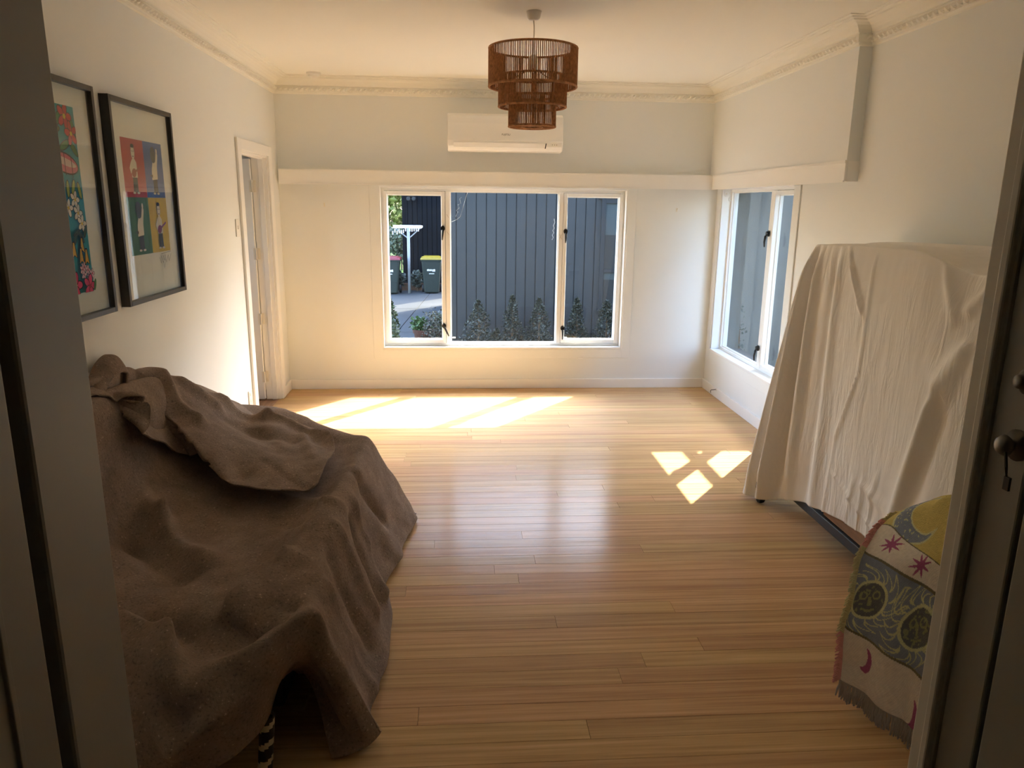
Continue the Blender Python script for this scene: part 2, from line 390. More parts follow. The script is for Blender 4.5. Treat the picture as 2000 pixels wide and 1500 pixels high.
# baseboards
BH, BD = .085, .016
def base(name, *bx):
    b = MB()
    for q in bx: b.box(*q)
    return struct(b.build(name, 'trim', bevel=.004))
base('baseboard_back', (XL, XR, YB-BD, YB, 0, BH))
base('baseboard_right', (XR-BD, XR, YF, YB-BD, 0, BH))
base('baseboard_left', (XL, XL+BD, YF, D1[0]-.075, 0, BH), (XL, XL+BD, D1[1]+.075, YB-BD, 0, BH))

# cornice swept along the wall line, with a return round the bulkhead
path = [(XL, YF), (XL, YB), (XR-BT, YB), (XR-BT, BY), (XR, BY), (XR, YF)]
prof = [(0, 2.452), (.012, 2.456), (.014, 2.468), (.020, 2.470), (.024, 2.506), (.020, 2.512), (.030, 2.516), (.038, 2.530), (.054, 2.546), (.076, 2.556), (.098, 2.560), (.100, 2.566), (.118, 2.568), (.120, 2.574), (.140, 2.575), (.141, ZC+.002), (0, ZC+.002)]
def miter(i):
    P = [Vector((*p, 0)) for p in path]
    def nrm(a, c): d = (c-a).normalized(); return Vector((d.y, -d.x, 0))
    if i == 0: return nrm(P[0], P[1])
    if i == len(P)-1: return nrm(P[-2], P[-1])
    a = nrm(P[i-1], P[i]); c = nrm(P[i], P[i+1]); s = (a+c); return s/(1+a.dot(c))
b = MB(); vs = []
for i, p in enumerate(path):
    m = miter(i)
    for o, z in prof: vs.append((p[0]+m.x*o, p[1]+m.y*o, z))
k = len(prof)
b.add(vs, [(i*k+j, i*k+j+1, (i+1)*k+j+1, (i+1)*k+j) for i in range(len(path)-1) for j in range(k-1)])
cornice = struct(b.build('trim_1', 'ceiling')); cornice['label'] = 'cream plaster cornice with a beaded lower band'
b = MB()
for i in range(len(path)-1):
    a = Vector((*path[i], 0)); c = Vector((*path[i+1], 0)); d = (c-a); Ln = d.length; d.normalize(); n_ = Vector((d.y, -d.x, 0))
    cnt = int(Ln/.042)
    for q in range(cnt):
        p = a + d*(Ln*(q+.5)/cnt) + n_*.019
        # slanted lozenge bead with a small pearl below
        t = d*.012; u = Vector((0, 0, .015)); s_ = d*.012
        c0 = p+Vector((0, 0, 2.491))
        vs = [c0-t-u*.8+s_*-1, c0+t*.2-u, c0+t+u*.8+s_, c0-t*.2+u, c0+n_*.020]
        b.add([tuple(v_) for v_ in vs], [(0, 1, 4), (1, 2, 4), (2, 3, 4), (3, 0, 4)])
        c1 = p+d*.016+Vector((0, 0, 2.477)); r_ = .0085
        vs = [c1+d*r_, c1+Vector((0, 0, r_)), c1-d*r_, c1-Vector((0, 0, r_)), c1+n_*.018]
        b.add([tuple(v_) for v_ in vs], [(0, 1, 4), (1, 2, 4), (2, 3, 4), (3, 0, 4)])
stuff(b.build('bead_moulding', 'ceiling', cornice))

# pelmets
PZ0, PZ1 = 1.752, 1.862
def pelmet(name, fn, L_, d):
    e = sempty(name)
    q = MB(); q.box(0, L_, d-.014, d, PZ0, PZ1, fn=fn); q.build('face_board', 'trim', e, bevel=.003)
    q = MB(); q.box(0, L_, 0, d-.014, PZ1-.016, PZ1-.001, fn=fn); q.build('top_board', 'trim', e)
    q = MB(); q.box(0, .014, 0, d-.014, PZ0, PZ1-.016, fn=fn); q.build('end_board', 'trim', e)
    q = MB(); q.box(0, L_, d-.002, d+.004, PZ1-.012, PZ1+.004, fn=fn); q.box(0, L_, d-.002, d+.004, PZ0-.004, PZ0+.006, fn=fn); q.build('edge_bead', 'trim', e)
    return e
pelmet('trim_2', lambda a, d, z: (-1.478+a, YB-d, z), 3.62, .085)
pelmet('trim_3', lambda a, d, z: (XR-d, BY-.004+a, z), YB-BY-.0, .080)

# ------------------------------------------------------------------ windows
def lever(parent, fn, a, z, tilt):
    """black casement fastener on the stile: rosette, hub and drop lever"""
    q = MB()
    def ring(r, d0, d1, n=14):
        o = len(q.v); vs = [fn(a+r*math.cos(2*math.pi*i/n), d, z+r*1.25*math.sin(2*math.pi*i/n)) for d in (d0, d1) for i in range(n)]
        q.add(vs, [(i, (i+1) % n, n+(i+1) % n, n+i) for i in range(n)]+[tuple(range(n)), tuple(range(n, 2*n))])
    ring(.018, .058, .048); ring(.012, .048, .036)
    h = MB(); c, s = math.cos(tilt), math.sin(tilt)
    pts = [(0, 0, .042), (.0, -.02, .034), (0, -.06, .028), (0, -.098, .032)]
    h.tube([fn(a+x*c-y*s*-1, d, z+y*c) for x, y, d in pts], [.009, .010, .008, .0055], 8)
    o = q.build('window_handle', 'black', parent, smooth=False); h.build('lever', 'black', o, smooth=True)
def bar(q, fn, a0, a1, d0, d1, z0, z1): q.box(a0, a1, d0, d1, z0, z1, fn=fn)
def frame_rect(q, fn, a0, a1, z0, z1, w_, d0, d1):
    bar(q, fn, a0, a0+w_, d0, d1, z0, z1); bar(q, fn, a1-w_, a1, d0, d1, z0, z1); bar(q, fn, a0+w_, a1-w_, d0, d1, z0, z0+w_); bar(q, fn, a0+w_, a1-w_, d0, d1, z1-w_, z1)
def window(name, fn, op, cells, glassm):
    a0, a1, z0, z1 = op; e = sempty(name)
    for nm, bx in (('reveal_board', (a0, a0+.014, 0, .135, z0, z1)), ('reveal_board', (a1-.014, a1, 0, .135, z0, z1)), ('reveal_board', (a0+.014, a1-.014, 0, .135, z1-.014, z1)), ('sill', (a0+.014, a1-.014, -.012, .135, z0-.004, z0+.014))):
        q = MB(); q.box(*bx[:2], *bx[2:4], *bx[4:], fn=fn); q.build(nm, 'white', e, bevel=.002)
    q = MB(); frame_rect(q, fn, a0+.014, a1-.014, z0+.014, z1-.014, .022, .075, .135); q.build('window_frame', 'white', e, bevel=.002)
    for bx in ((a0, a0+.012, .135, .245, z0, z1), (a1-.012, a1, .135, .245, z0, z1), (a0+.012, a1-.012, .135, .245, z1-.012, z1), (a0+.012, a1-.012, .135, .26, z0-.004, z0+.012)):
        q = MB(); q.box(*bx, fn=fn); q.build('outer_lining', 'render_grey', e)
    for kind, c0, c1 in cells:
        lo, hi = z0+.036, z1-.036
        if kind == 'mullion':
            q = MB(); bar(q, fn, c0, c1, .066, .135, lo, hi); q.build('mullion', 'white', e, bevel=.003)
        elif kind == 'fixed':
            q = MB(); frame_rect(q, fn, c0, c1, lo, hi, .008, .092, .120); q.build('glazing_bead', 'white', e)
            q = MB(); bar(q, fn, c0+.006, c1-.006, .104, .108, lo+.006, hi-.006); q.build('pane', glassm, e)
        else:
            q = MB(); frame_rect(q, fn, c0+.003, c1-.003, lo+.003, hi-.003, .030, .060, .122); s_ = q.build('sash', 'white', e, bevel=.003)
            q = MB(); frame_rect(q, fn, c0+.033, c1-.033, lo+.033, hi-.033, .006, .094, .118); q.build('glazing_bead', 'white', s_)
            q = MB(); bar(q, fn, c0+.031, c1-.031, .104, .108, lo+.031, hi-.031); q.build('pane', 'window_glass', s_)
            q = MB()
            for g in ((c0, c0+.003), (c1-.003, c1)): bar(q, fn, *g, .085, .118, lo, hi)
            q.build('weather_seal', 'black', s_)
    return e
f1 = lambda a, d, z: (a, YB+d, z)
w1 = window('window_1', f1, W1, [('sash', -.655, -.128), ('mullion', -.128, -.088), ('fixed', -.088, .852), ('mullion', .852, .890), ('sash', .890, 1.410)], 'dirty_glass')
lever(w1, f1, -.150, 1.40, .06); lever(w1, f1, -.148, .555, -.45); lever(w1, f1, .912, 1.385, 0); lever(w1, f1, .908, .535, 0)
f2 = lambda a, d, z: (XR+d, a, z)
w2 = window('window_2', f2, W2, [('sash', 4.950, 5.405), ('mullion', 5.405, 5.462), ('fixed', 5.462, 6.300)], 'dirty_glass')
lever(w2, f2, 5.425, 1.42, 0); lever(w2, f2, 5.425, .56, 0)
window('unseen_window', lambda a, d, z: (XL-1.5-d*.6, a, z), SW, [('fixed', SW[0]+.036, SW[1]-.036)], 'window_glass')  # unseen window, added to put daylight on the left door leaf
# flush window surrounds
def surround(name, fn, bars_):
    e = sempty(name)
    for q_ in bars_:
        q = MB(); q.box(*q_, fn=fn); q.build('facing_board', 'wall', e, bevel=.002)
    return e
fw1 = lambda a, d, z: (a, YB-d, z)
surround('trim_4', fw1, [(-.762, W1[0], 0, .007, .275, PZ0), (W1[1], 1.512, 0, .007, .275, PZ0), (W1[0], W1[1], 0, .007, .275, W1[2]-.006)])
fw2 = lambda a, d, z: (XR-d, a, z)
surround('trim_5', fw2, [(4.825, W2[0], 0, .010, .28, PZ0), (W2[1], 6.40, 0, .007, .28, PZ0), (W2[0], W2[1], 0, .007, .28, W2[2]-.006)])

# ------------------------------------------------------------------ left door
fd = lambda a, d, z: (XL+d, a, z)
d1 = sempty('door_1')
for bx in ((D1[0]-.075, D1[0]+.008, 0, .018, 0, 2.022), (D1[1]-.008, D1[1]+.085, 0, .018, 0, 2.022), (D1[0]+.008, D1[1]-.008, 0, .018, D1[3]-.008, 2.022)):
    q = MB(); q.box(*bx, fn=fd); q.build('architrave', 'trim', d1, bevel=.004)
for bx in ((D1[0], D1[0]+.018, -LWT-.01, 0, 0, D1[3]), (D1[1]-.018, D1[1], -LWT-.01, 0, 0, D1[3]), (D1[0]+.018, D1[1]-.018, -LWT-.01, 0, D1[3]-.018, D1[3])):
    q = MB(); q.box(*bx, fn=fd); q.build('jamb', 'trim', d1, bevel=.002)
for bx in ((D1[0]+.018, D1[0]+.03, -.068, -.03, 0, D1[3]-.018), (D1[1]-.03, D1[1]-.018, -.068, -.03, 0, D1[3]-.018), (D1[0]+.03, D1[1]-.03, -.068, -.03, D1[3]-.03, D1[3]-.018)):
    q = MB(); q.box(*bx, fn=fd); q.build('door_stop', 'trim', d1, bevel=.002)
lf = boxobj('door_leaf', 'white', d1, XL-LWT-.74, XL-LWT-.012, D1[1]-.058, D1[1]-.020, .01, D1[3]-.03, bevel=.003)
for z in (.20, .68, 1.2, 1.72):
    q = MB(); q.tube([(XL-LWT-.004, D1[1]-.062, z-.045), (XL-LWT-.004, D1[1]-.062, z+.045)], .007, 8)
    q.box(XL-LWT-.025, XL-LWT-.012, D1[1]-.0605, D1[1]-.058, z-.045, z+.045); q.box(XL-LWT, XL-LWT+.02, D1[1]-.0325, D1[1]-.030, z-.045, z+.045)
    q.build('hinge', 'hinge', d1)

# ------------------------------------------------------------------ doorway the view comes through
d2 = sempty('door_2')
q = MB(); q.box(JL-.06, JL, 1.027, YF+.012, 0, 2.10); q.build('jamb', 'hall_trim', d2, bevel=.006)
q = MB(); q.box(JR, JR+.06, 1.15, YF+.012, 0, 2.10); q.build('jamb', 'jamb_paint_lit', d2, bevel=.005)
q = MB(); q.box(JR-.010, JR+.02, 1.152, 1.172, 0, 2.10); q.build('door_stop', 'jamb_paint_lit', d2, bevel=.004)
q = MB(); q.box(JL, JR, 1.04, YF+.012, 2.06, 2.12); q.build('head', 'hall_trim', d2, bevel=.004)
q = MB(); q.box(JL-.22, JL-.04, .985, 1.03, 0, 2.12); q.build('hinge_gap_shade', 'dark_void', d2)  # near-black block standing in for the shade between leaf and jamb
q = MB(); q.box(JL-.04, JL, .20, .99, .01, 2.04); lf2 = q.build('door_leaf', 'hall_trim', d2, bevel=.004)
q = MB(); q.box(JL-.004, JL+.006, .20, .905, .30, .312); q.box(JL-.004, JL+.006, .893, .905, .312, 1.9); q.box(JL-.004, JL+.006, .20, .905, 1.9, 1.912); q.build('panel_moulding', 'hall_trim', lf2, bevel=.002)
# entrance door beside the opening, on the hall's right side
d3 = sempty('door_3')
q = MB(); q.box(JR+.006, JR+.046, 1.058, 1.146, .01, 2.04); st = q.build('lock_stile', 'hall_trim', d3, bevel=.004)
q = MB(); q.box(JR+.02, JR+.24, 1.045, 1.060, 0, 2.05); q.build('gap', 'dark_void', d3)  # near-black block painted as the shade beside the lock stile
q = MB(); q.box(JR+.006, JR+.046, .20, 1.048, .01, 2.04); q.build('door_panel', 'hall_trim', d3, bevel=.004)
for z, rr, nm in ((1.338, .018, 'deadlock'), (1.232, .020, 'door_knob')):
    q = MB(); cx = JR+.006
    pr = [(rr+.004, 0), (rr+.004, -.004), (rr*.9, -.008)] if nm == 'deadlock' else [(rr+.006, 0), (rr+.006, -.004), (.010, -.008), (.009, -.012), (.013, -.016), (rr*.9, -.023), (.014, -.031), (.004, -.034)]
    if nm == 'deadlock': pr += [(.012, -.010), (.011, -.020), (.004, -.022)]
    q.lathe(pr, (cx, 1.082, z), 24, axis='x'); q.build(nm, 'chrome', d3, smooth=True)
q = MB(); q.tube([(JR-.026, 1.066, 1.226), (JR-.030, 1.055, 1.205), (JR-.028, 1.052, 1.185)], .0025, 6); q.box(JR-.030, JR-.026, 1.044, 1.056, 1.168, 1.190); q.build('key', 'black', d3)

# ------------------------------------------------------------------ outside: ground
struct(boxobj('ground', 'gravel', None, -30, 30, 6.4, 60, GZ-.3, GZ-.03))
struct(boxobj('ground_side', 'gravel', None, 2.3, 30, -10, 6.4, GZ-.3, GZ-.03))
struct(boxobj('ground_street', 'gravel', None, -30, 30, -40, -1.55, GZ-.3, GZ-.03))
struct(boxobj('ground_west', 'gravel', None, -30, XL-1.65, -1.55, 6.4, GZ-.3, GZ-.03))
drv = struct(boxobj('driveway', 'concrete', None, -6, 1.2, 7.2, 20.6, GZ-.2, GZ-.012), 'grey concrete driveway of large slabs')
def slab(pts):
    q = MB(); n = len(pts); q.add([(x, y_, GZ-.02) for x, y_ in pts]+[(x, y_, GZ) for x, y_ in pts], [tuple(range(n))[::-1], tuple(range(n, 2*n))]+[(i, (i+1) % n, n+(i+1) % n, n+i) for i in range(n)])
    q.build('slab', 'concrete', drv, bevel=.006)
jx = lambda y_: -1.121 + (y_-14.471)*.0581     # the long joint running away from the house
ys = [7.2, 10.4, 13.6, 16.8, 20.6]
for a, c in zip(ys[:-1], ys[1:]):
    slab([(-3.6, a+.008), (jx(a)-.008, a+.008), (jx(c)-.008, c-.008), (-3.6, c-.008)])
    slab([(jx(a)+.008, a+.008), (1.19 if c < 12.5 else .9, a+.008), (1.19 if c < 12.5 else .9, c-.008), (jx(c)+.008, c-.008)])
    slab([(-6, a+.008), (-3.616, a+.008), (-3.616, c-.008), (-6, c-.008)])
struct(boxobj('garden_bed', 'soil', None, -.20, 6, 11.55, 12.6, GZ-.1, GZ+.03), 'strip of dark soil at the foot of the grey cladding')
struct(boxobj('lawn', 'lawn', None, -16, 0, 21.4, 45, GZ-.1, GZ+.02), 'bright green lawn beyond the bins')
struct(boxobj('hill', 'lawn', None, -30, 12, 45, 60, GZ-.1, GZ+.2))

# neighbouring houses with vertical boards, and an added unseen block
def clad(name, label, x0, x1, y0, z0, z1, bw_, m, depth):
    t = thing(name, label, 'building', ((x0+x1)/2, y0, z0))
    boxobj('core_wall', m, t, x0+.02, x1-.02, y0+.024, y0+depth, z0, z1-.02)
    n = round((x1-x0)/bw_); wd = (x1-x0)/n
    me = None
    for i in range(n):
        a = x0+i*wd; q = MB()
        q.box(a+.008, a+wd-.008, y0, y0+.022, z0+.06, z1-.05)
        q.build('board', m, t, bevel=.003)
    boxobj('cap_flashing', 'charcoal_trim', t, x0-.03, x1+.03, y0-.04, y0+depth, z1-.05, z1)
    boxobj('corner_board', m, t, x0-.02, x0+.05, y0-.016, y0+.022, z0+.05, z1-.05)
    return t
nb = clad('neighbour_house', 'blue-grey house clad in wide vertical boards behind the middle window pane', -.235, 6.1, 12.6, GZ, 3.4, .167, 'charcoal', 5)
clad('garden_shed', 'near-black board-clad shed behind the clothesline and wheelie bins', -1.56, 1.2, 20.75, GZ, 6.8, .132, 'charcoal_dark', 4)
clad('side_sky_block', 'unseen board-clad block added beyond the side window to cut sky light', 5.3, 9.0, 2.0, GZ, 4.2, .5, 'charcoal', 8)  # added out of view to dim the sky through the side window
# neighbour's window
fn = lambda a, d, z: (a, 12.6-d, z)
q = MB(); frame_rect(q, fn, 2.36, 3.56, -.12, 1.72, .07, 0, .05); nw = q.build('window_frame', 'charcoal_trim', nb, bevel=.004)
q = MB(); q.box(2.30, 3.62, 0, .055, 1.72, 1.80, fn=fn); q.build('window_head', 'charcoal_trim', nb, bevel=.004)
q = MB(); q.box(2.34, 3.58, 0, .07, -.16, -.12, fn=fn); q.build('window_sill', 'charcoal_trim', nb, bevel=.004)
q = MB(); q.box(2.43, 3.49, 0, .02, -.05, 1.65, fn=fn); q.build('pane', 'dark_pane', nw)
q = MB(); q.box(2.43, 3.49, .021, .026, 1.13, 1.65, fn=fn); q.build('roller_blind', 'blind', nw)
q = MB(); q.box(2.43, 3.49, .0, .045, .50, .56, fn=fn); q.build('transom', 'charcoal_trim', nw, bevel=.003)
q = MB(); q.box(2.43, 3.49, .021, .024, .38, .50, fn=fn); q.build('lower_blind', 'blind', nw)

# courtyard wall seen through the side window, and an unseen beam added to cast a bar shadow inside
cw = struct(boxobj('wall_courtyard', 'render_grey', None, XR+WT, 5.2, 6.95, 7.1, GZ, 2.70), 'pale grey rendered wall just outside the side window')
boxobj('pilaster', 'render_grey', cw, 2.46, 2.80, 6.935, 6.96, GZ, 2.70)
boxobj('coping', 'render_grey', cw, XR+WT, 5.22, 6.945, 7.12, 2.70, 2.73)
pg = thing('shadow_beam', 'unseen timber beam and post added outside the side window for its shadow', 'shadow_beam', (3.0, 4.0, GZ))
boxobj('beam', 'timber_dark', pg, 2.965, 3.03, 3.2, 6.95, 2.13, 2.205, bevel=.004)
boxobj('post', 'timber_dark', pg, 2.955, 3.04, 3.2, 3.285, GZ-.03, 2.13, bevel=.004)

# plants
def leaf_cloud(q, c, rx, ry, rz, n, size, shape='ellipsoid', rn=random, flat=.35):
    for _ in range(n):
        if shape == 'cone':
            h = rn.random()**1.25; rad = (1-h)**.75*(.35+.65*rn.random()**.4); an = rn.uniform(0, 6.283)
            bumpy = 1+.28*math.sin(an*3+h*9+c[0]*7)
            p = Vector((c[0]+rx*rad*bumpy*math.cos(an), c[1]+ry*rad*bumpy*math.sin(an), c[2]+rz*h))
        else:
            d = Vector((rn.gauss(0, 1), rn.gauss(0, 1), rn.gauss(0, 1))).normalized(); rr = rn.random()**.33
            k_ = 1+.35*nz(d.x*2+c[0], d.y*2+c[1], d.z*2)
            p = Vector((c[0]+rx*d.x*rr*k_, c[1]+ry*d.y*rr*k_, c[2]+rz*d.z*rr*k_))
        s = size*rn.uniform(.6, 1.3)
        a = Vector((rn.uniform(-1, 1), rn.uniform(-1, 1), rn.uniform(-.3, 1))).normalized()
        e = a.cross(Vector((rn.uniform(-1, 1), rn.uniform(-1, 1), rn.uniform(-1, 1)))).normalized(); up = a.cross(e)*.12*s
        q.add([p, p+a*s*.5+e*s*flat+up, p+a*s, p+a*s*.5-e*s*flat+up], [(0, 1, 2), (0, 2, 3)])
def shrub(name, label, x, y_, z, h, rw, leaf, n, size, shape='cone', group=None, cat='shrub', seed=1):
    rn = random.Random(seed); t = thing(name, label, cat, (x, y_, z), group)
    q = MB()
    q.tube([(x, y_, z-.03), (x+.01, y_, z+h*.5), (x-.01, y_, z+h*.9)], [.022*h+.006, .014*h+.004, .004], 6)
    for _ in range(9):
        an = rn.uniform(0, 6.28); hz = z+h*rn.uniform(.08, .7); l = rw*rn.uniform(.5, .95)*(1-(hz-z)/h*.7)
        q.tube([(x, y_, hz), (x+l*.5*math.cos(an), y_+l*.5*math.sin(an), hz+l*.35), (x+l*math.cos(an), y_+l*math.sin(an), hz+l*.9)], [.008*h+.002, .005*h+.002, .002], 5)
    q.build('stem', 'bark', t)
    q = MB()
    if shape == 'cone': leaf_cloud(q, (x, y_, z+.04), rw, rw, h*.97, n, size, 'cone', rn)
    else: leaf_cloud(q, (x, y_, z+h*.62), rw, rw, h*.42, n, size, 'ellipsoid', rn)
    stuff(q.build('foliage', leaf, t))
    return t
for i, (x, lab, h, rw) in enumerate([(.29, 'small-leaved dark shrub at the left end of the grey cladding', .66, .27), (.85, 'slender pointed dark shrub behind the middle of the centre pane', .74, .19), (1.29, 'bushy dark shrub beside the right mullion in the centre pane', .70, .25), (1.93, 'pointed dark shrub low in the right pane near the mullion', .70, .19), (2.42, 'wide dark shrub under the neighbour\'s window in the right pane', .66, .24)]):
    shrub('hedge_shrub', lab, x, 12.12+.06*math.sin(i*3), GZ+.03, h+.06, rw*1.05, 'leaf_dark', 1500, .042, group='shrubs along the grey cladding', seed=20+i)
shrub('hedge_shrub', 'low dark shrub filling the gap beside the slender pointed shrub', .585, 11.95, GZ+.03, .26, .13, 'leaf_dark', 500, .042, group='shrubs along the grey cladding', seed=31)
shrub('hedge_shrub', 'tall green shrub at the lower left corner of the left pane', -.96, 10.0, GZ, 1.02, .26, 'leaf_mid', 1500, .05, seed=41)
shrub('courtyard_plant', 'pale twiggy plant against the grey rendered wall', 2.62, 6.72, GZ, 1.45, .16, 'leaf_grey', 260, .03, seed=51)
shrub('courtyard_plant', 'leafy green plant low outside the side window casement', 3.05, 6.55, GZ, 1.30, .15, 'leaf_mid', 420, .05, seed=52)
# potted plants
pt = thing('terracotta_planter', 'round terracotta planter on the concrete in the left pane', 'planter', (-.48, 11.2, GZ))
q = MB(); q.lathe([(.17, 0), (.235, .40), (.25, .40), (.255, .46), (.225, .46), (.21, .40), (.02, .39)], (-.48, 11.2, GZ), 28); q.build('pot', 'terracotta', pt, smooth=False)
q = MB(); q.lathe([(.215, .40), (.215, .425), (.02, .435)], (-.48, 11.2, GZ), 20); q.build('potting_soil', 'soil', pt)
q = MB(); rn = random.Random(61); leaf_cloud(q, (-.62, 11.15, GZ+.52), .13, .13, .10, 420, .055, rn=rn); leaf_cloud(q, (-.32, 11.2, GZ+.54), .14, .14, .12, 420, .055, rn=rn)
stuff(q.build('herb_foliage', 'leaf_green', pt))
shrub('potted_shrub', 'bronze-green shrub growing in front of the terracotta planter', -.36, 10.6, GZ, .82, .20, 'leaf_dark', 900, .045, shape='e', seed=63)
for x, z_, lab, s in ((-1.66, GZ, 'grey-leaved plant at the foot of the clothesline post', 71), (-1.18, GZ, 'pale strappy plant beside the yellow-lidded bin', 72)):
    shrub('border_plant', lab, x, 20.25, z_, .50, .15, 'leaf_grey', 240, .11, shape='e', seed=s)
struct(boxobj('garden_edging', 'timber_dark', None, -2.4, -.3, 20.42, 20.47, GZ-.05, GZ+.2, bevel=.01), 'low brown timber edging along the shed')
# trees and hedge beyond
def tree(label, x, y_, h, r, leaf, n, size, seed):
    rn = random.Random(seed); t = thing('garden_tree', label, 'tree', (x, y_, GZ), 'trees beyond the lawn')
    q = MB(); q.tube([(x, y_, GZ), (x+.1, y_, GZ+h*.4), (x-.05, y_, GZ+h*.8)], [.11, .08, .03], 8)
    for k_ in range(6):
        an = k_*1.05; q.tube([(x+.08, y_, GZ+h*.35), (x+r*.6*math.cos(an), y_+r*.6*math.sin(an), GZ+h*.65)], [.05, .015], 5)
    q.build('trunk', 'bark', t)
    q = MB(); leaf_cloud(q, (x, y_, GZ+h*.54), r, r, h*.50, n, size, rn=rn); stuff(q.build('crown', leaf, t))
tree('lime-green tree in the top left corner of the left pane', -3.2, 31, 14, 2.9, 'leaf_lime', 20000, .27, 81)
tree('dark green tree at the far left edge beyond the lawn', -10.5, 34, 15, 2.8, 'leaf_mid', 10000, .28, 82)
tree('yellow-green tree half hidden by the dark shed', .2, 36, 5.6, 1.8, 'leaf_lime', 2000, .18, 83)
for i, (x, lab) in enumerate([(-4.1, 'pale flowering bush beyond the lawn, left one'), (-2.1, 'pale flowering bush beyond the lawn, right one beside the shed')]):
    shrub('flowering_bush', lab, x, 26.5+.4*i, GZ, 1.5, .7, 'leaf_pale', 1300, .14, shape='e', group='flowering bushes beyond the lawn', seed=91+i)
fence = thing('garden_fence', 'distant timber fence behind the trees', 'fence', (-6, 44, GZ))
for i in range(40): boxobj('paling', 'timber_dark', fence, -14+i*.4, -14+i*.4+.37, 44, 44.03, GZ, GZ+1.7)

# wheelie bins
def bin_(label, x, y_, lid, rz):
    t = thing('wheelie_bin', label, 'bin', (x, y_, GZ), 'wheelie bins on the driveway')
    def pr(q, lo, hi, z0, z1, mi=0):
        (ax, ay), (bx_, by) = lo, hi
        q.add([(x-ax, y_-ay, z0), (x+ax, y_-ay, z0), (x+ax, y_+ay, z0), (x-ax, y_+ay, z0), (x-bx_, y_-by, z1), (x+bx_, y_-by, z1), (x+bx_, y_+by, z1), (x-bx_, y_+by, z1)], [(0, 3, 2, 1), (4, 5, 6, 7), (0, 1, 5, 4), (1, 2, 6, 5), (2, 3, 7, 6), (3, 0, 4, 7)], mi)
    q = MB(); pr(q, (.19, .22), (.255, .285), GZ+.02, GZ+.86); q.build('body', 'bin_green', t, bevel=.03, seg=3)
    q = MB(); pr(q, (.27, .30), (.275, .305), GZ+.84, GZ+.89); q.build('rim', 'bin_green', t, bevel=.012)
    q = MB(); pr(q, (.285, .325), (.27, .30), GZ+.89, GZ+.945); pr(q, (.24, .27), (.20, .23), GZ+.945, GZ+.97); l = q.build('lid', lid, t, bevel=.014, seg=3)
    q = MB(); q.tube([(x-.2, y_+.30, GZ+.90), (x-.2, y_+.37, GZ+.90), (x+.2, y_+.37, GZ+.90), (x+.2, y_+.30, GZ+.90)], .014, 8); q.build('handle', 'bin_green', t)
    for s in (-1, 1):
        q = MB(); q.lathe([(.03, -.03), (.10, -.03), (.105, 0), (.10, .03), (.03, .03)], (x+s*.24, y_+.22, GZ+.105), 18, axis='x'); q.build('wheel', 'rubber', t)
    # white council print on the front: a line of small letters over a shorter line
    q = MB(); rn = random.Random(5); f_ = lambda a, z: (x+a, y_-.225-(z-GZ-.02)/.84*.065-.004, z)
    def glyphs(a0, a1, z0, z1, n):
        wd = (a1-a0)/n
        for i in range(n):
            u0, u1 = a0+i*wd, a0+i*wd+wd*.72
            q.add([f_(u0, z0), f_(u1, z0), f_(u1, z0+(z1-z0)*rn.uniform(.6, 1)), f_(u0, z0+(z1-z0)*rn.uniform(.6, 1))], [(0, 1, 2, 3)])
    glyphs(-.11, .02, GZ+.60, GZ+.65, 6); glyphs(.03, .11, GZ+.585, GZ+.66, 2); glyphs(-.06, .08, GZ+.52, GZ+.545, 6)
    stuff(q.build('printed_mark', 'chalk', t))
bin_('dark green wheelie bin with a yellow lid', -.765, 19.9, 'bin_yellow', 0)
bin_('dark green wheelie bin with a red lid', -1.84, 19.7, 'bin_red', 0)

# clothesline
cl = thing('clothesline', 'white folding clothesline on a single post in front of the shed', 'clothesline', (-1.35, 19.75, GZ))
q = MB(); q.tube([(-1.35, 19.75, GZ), (-1.35, 19.75, 1.0)], .04, 10); q.build('post', 'galvanised', cl, smooth=True)
for z in (1.03,):
    q = MB(); q.box(-1.74, -1.01, 19.72, 19.78, .985, 1.065); q.build('front_rail', 'white', cl, bevel=.01)
    q = MB(); q.box(-1.74, -1.01, 21.0-.62, 21.06-.62, .985, 1.04); q.build('rear_rail', 'white', cl, bevel=.01)
for s in (-1, 1):
    q = MB(); q.box(-1.375+s*.35-.015, -1.375+s*.35+.015, 19.78, 20.38, .99, 1.03); q.build('side_arm', 'white', cl)
    q = MB(); q.tube([(-1.35, 19.75, .72), (-1.375+s*.33, 19.9, .99)], .015, 6); q.build('brace', 'galvanised', cl)
for k_ in range(6):
    x = -1.68+k_*.12; q = MB(); q.tube([(x, 19.78, 1.01), (x, 20.08, .985), (x, 20.38, 1.01)], .004, 5); q.build('line', 'white', cl)
rn = random.Random(8)
for k_ in range(13):
    x = -1.75+k_*.055; z = .84+.10*k_/13+rn.uniform(-.03, .03)
    q = MB(); q.box(x-.012, x+.012, 19.72, 19.74, z, z+.09); q.build('peg', 'white', cl)
sl = thing('security_light', 'small black twin security light high on the dark shed', 'light', (-1.32, 20.7, 1.75))
for s in (-1, 1):
    q = MB(); q.lathe([(.02, .0), (.05, -.02), (.055, -.10), (.04, -.105)], (-1.32+s*.07, 20.68, 1.74), 14, axis='y'); q.build('lamp_head', 'rubber', sl)
q = MB(); q.box(-1.37, -1.27, 20.69, 20.75, 1.80, 1.88); q.build('mounting_box', 'rubber', sl)

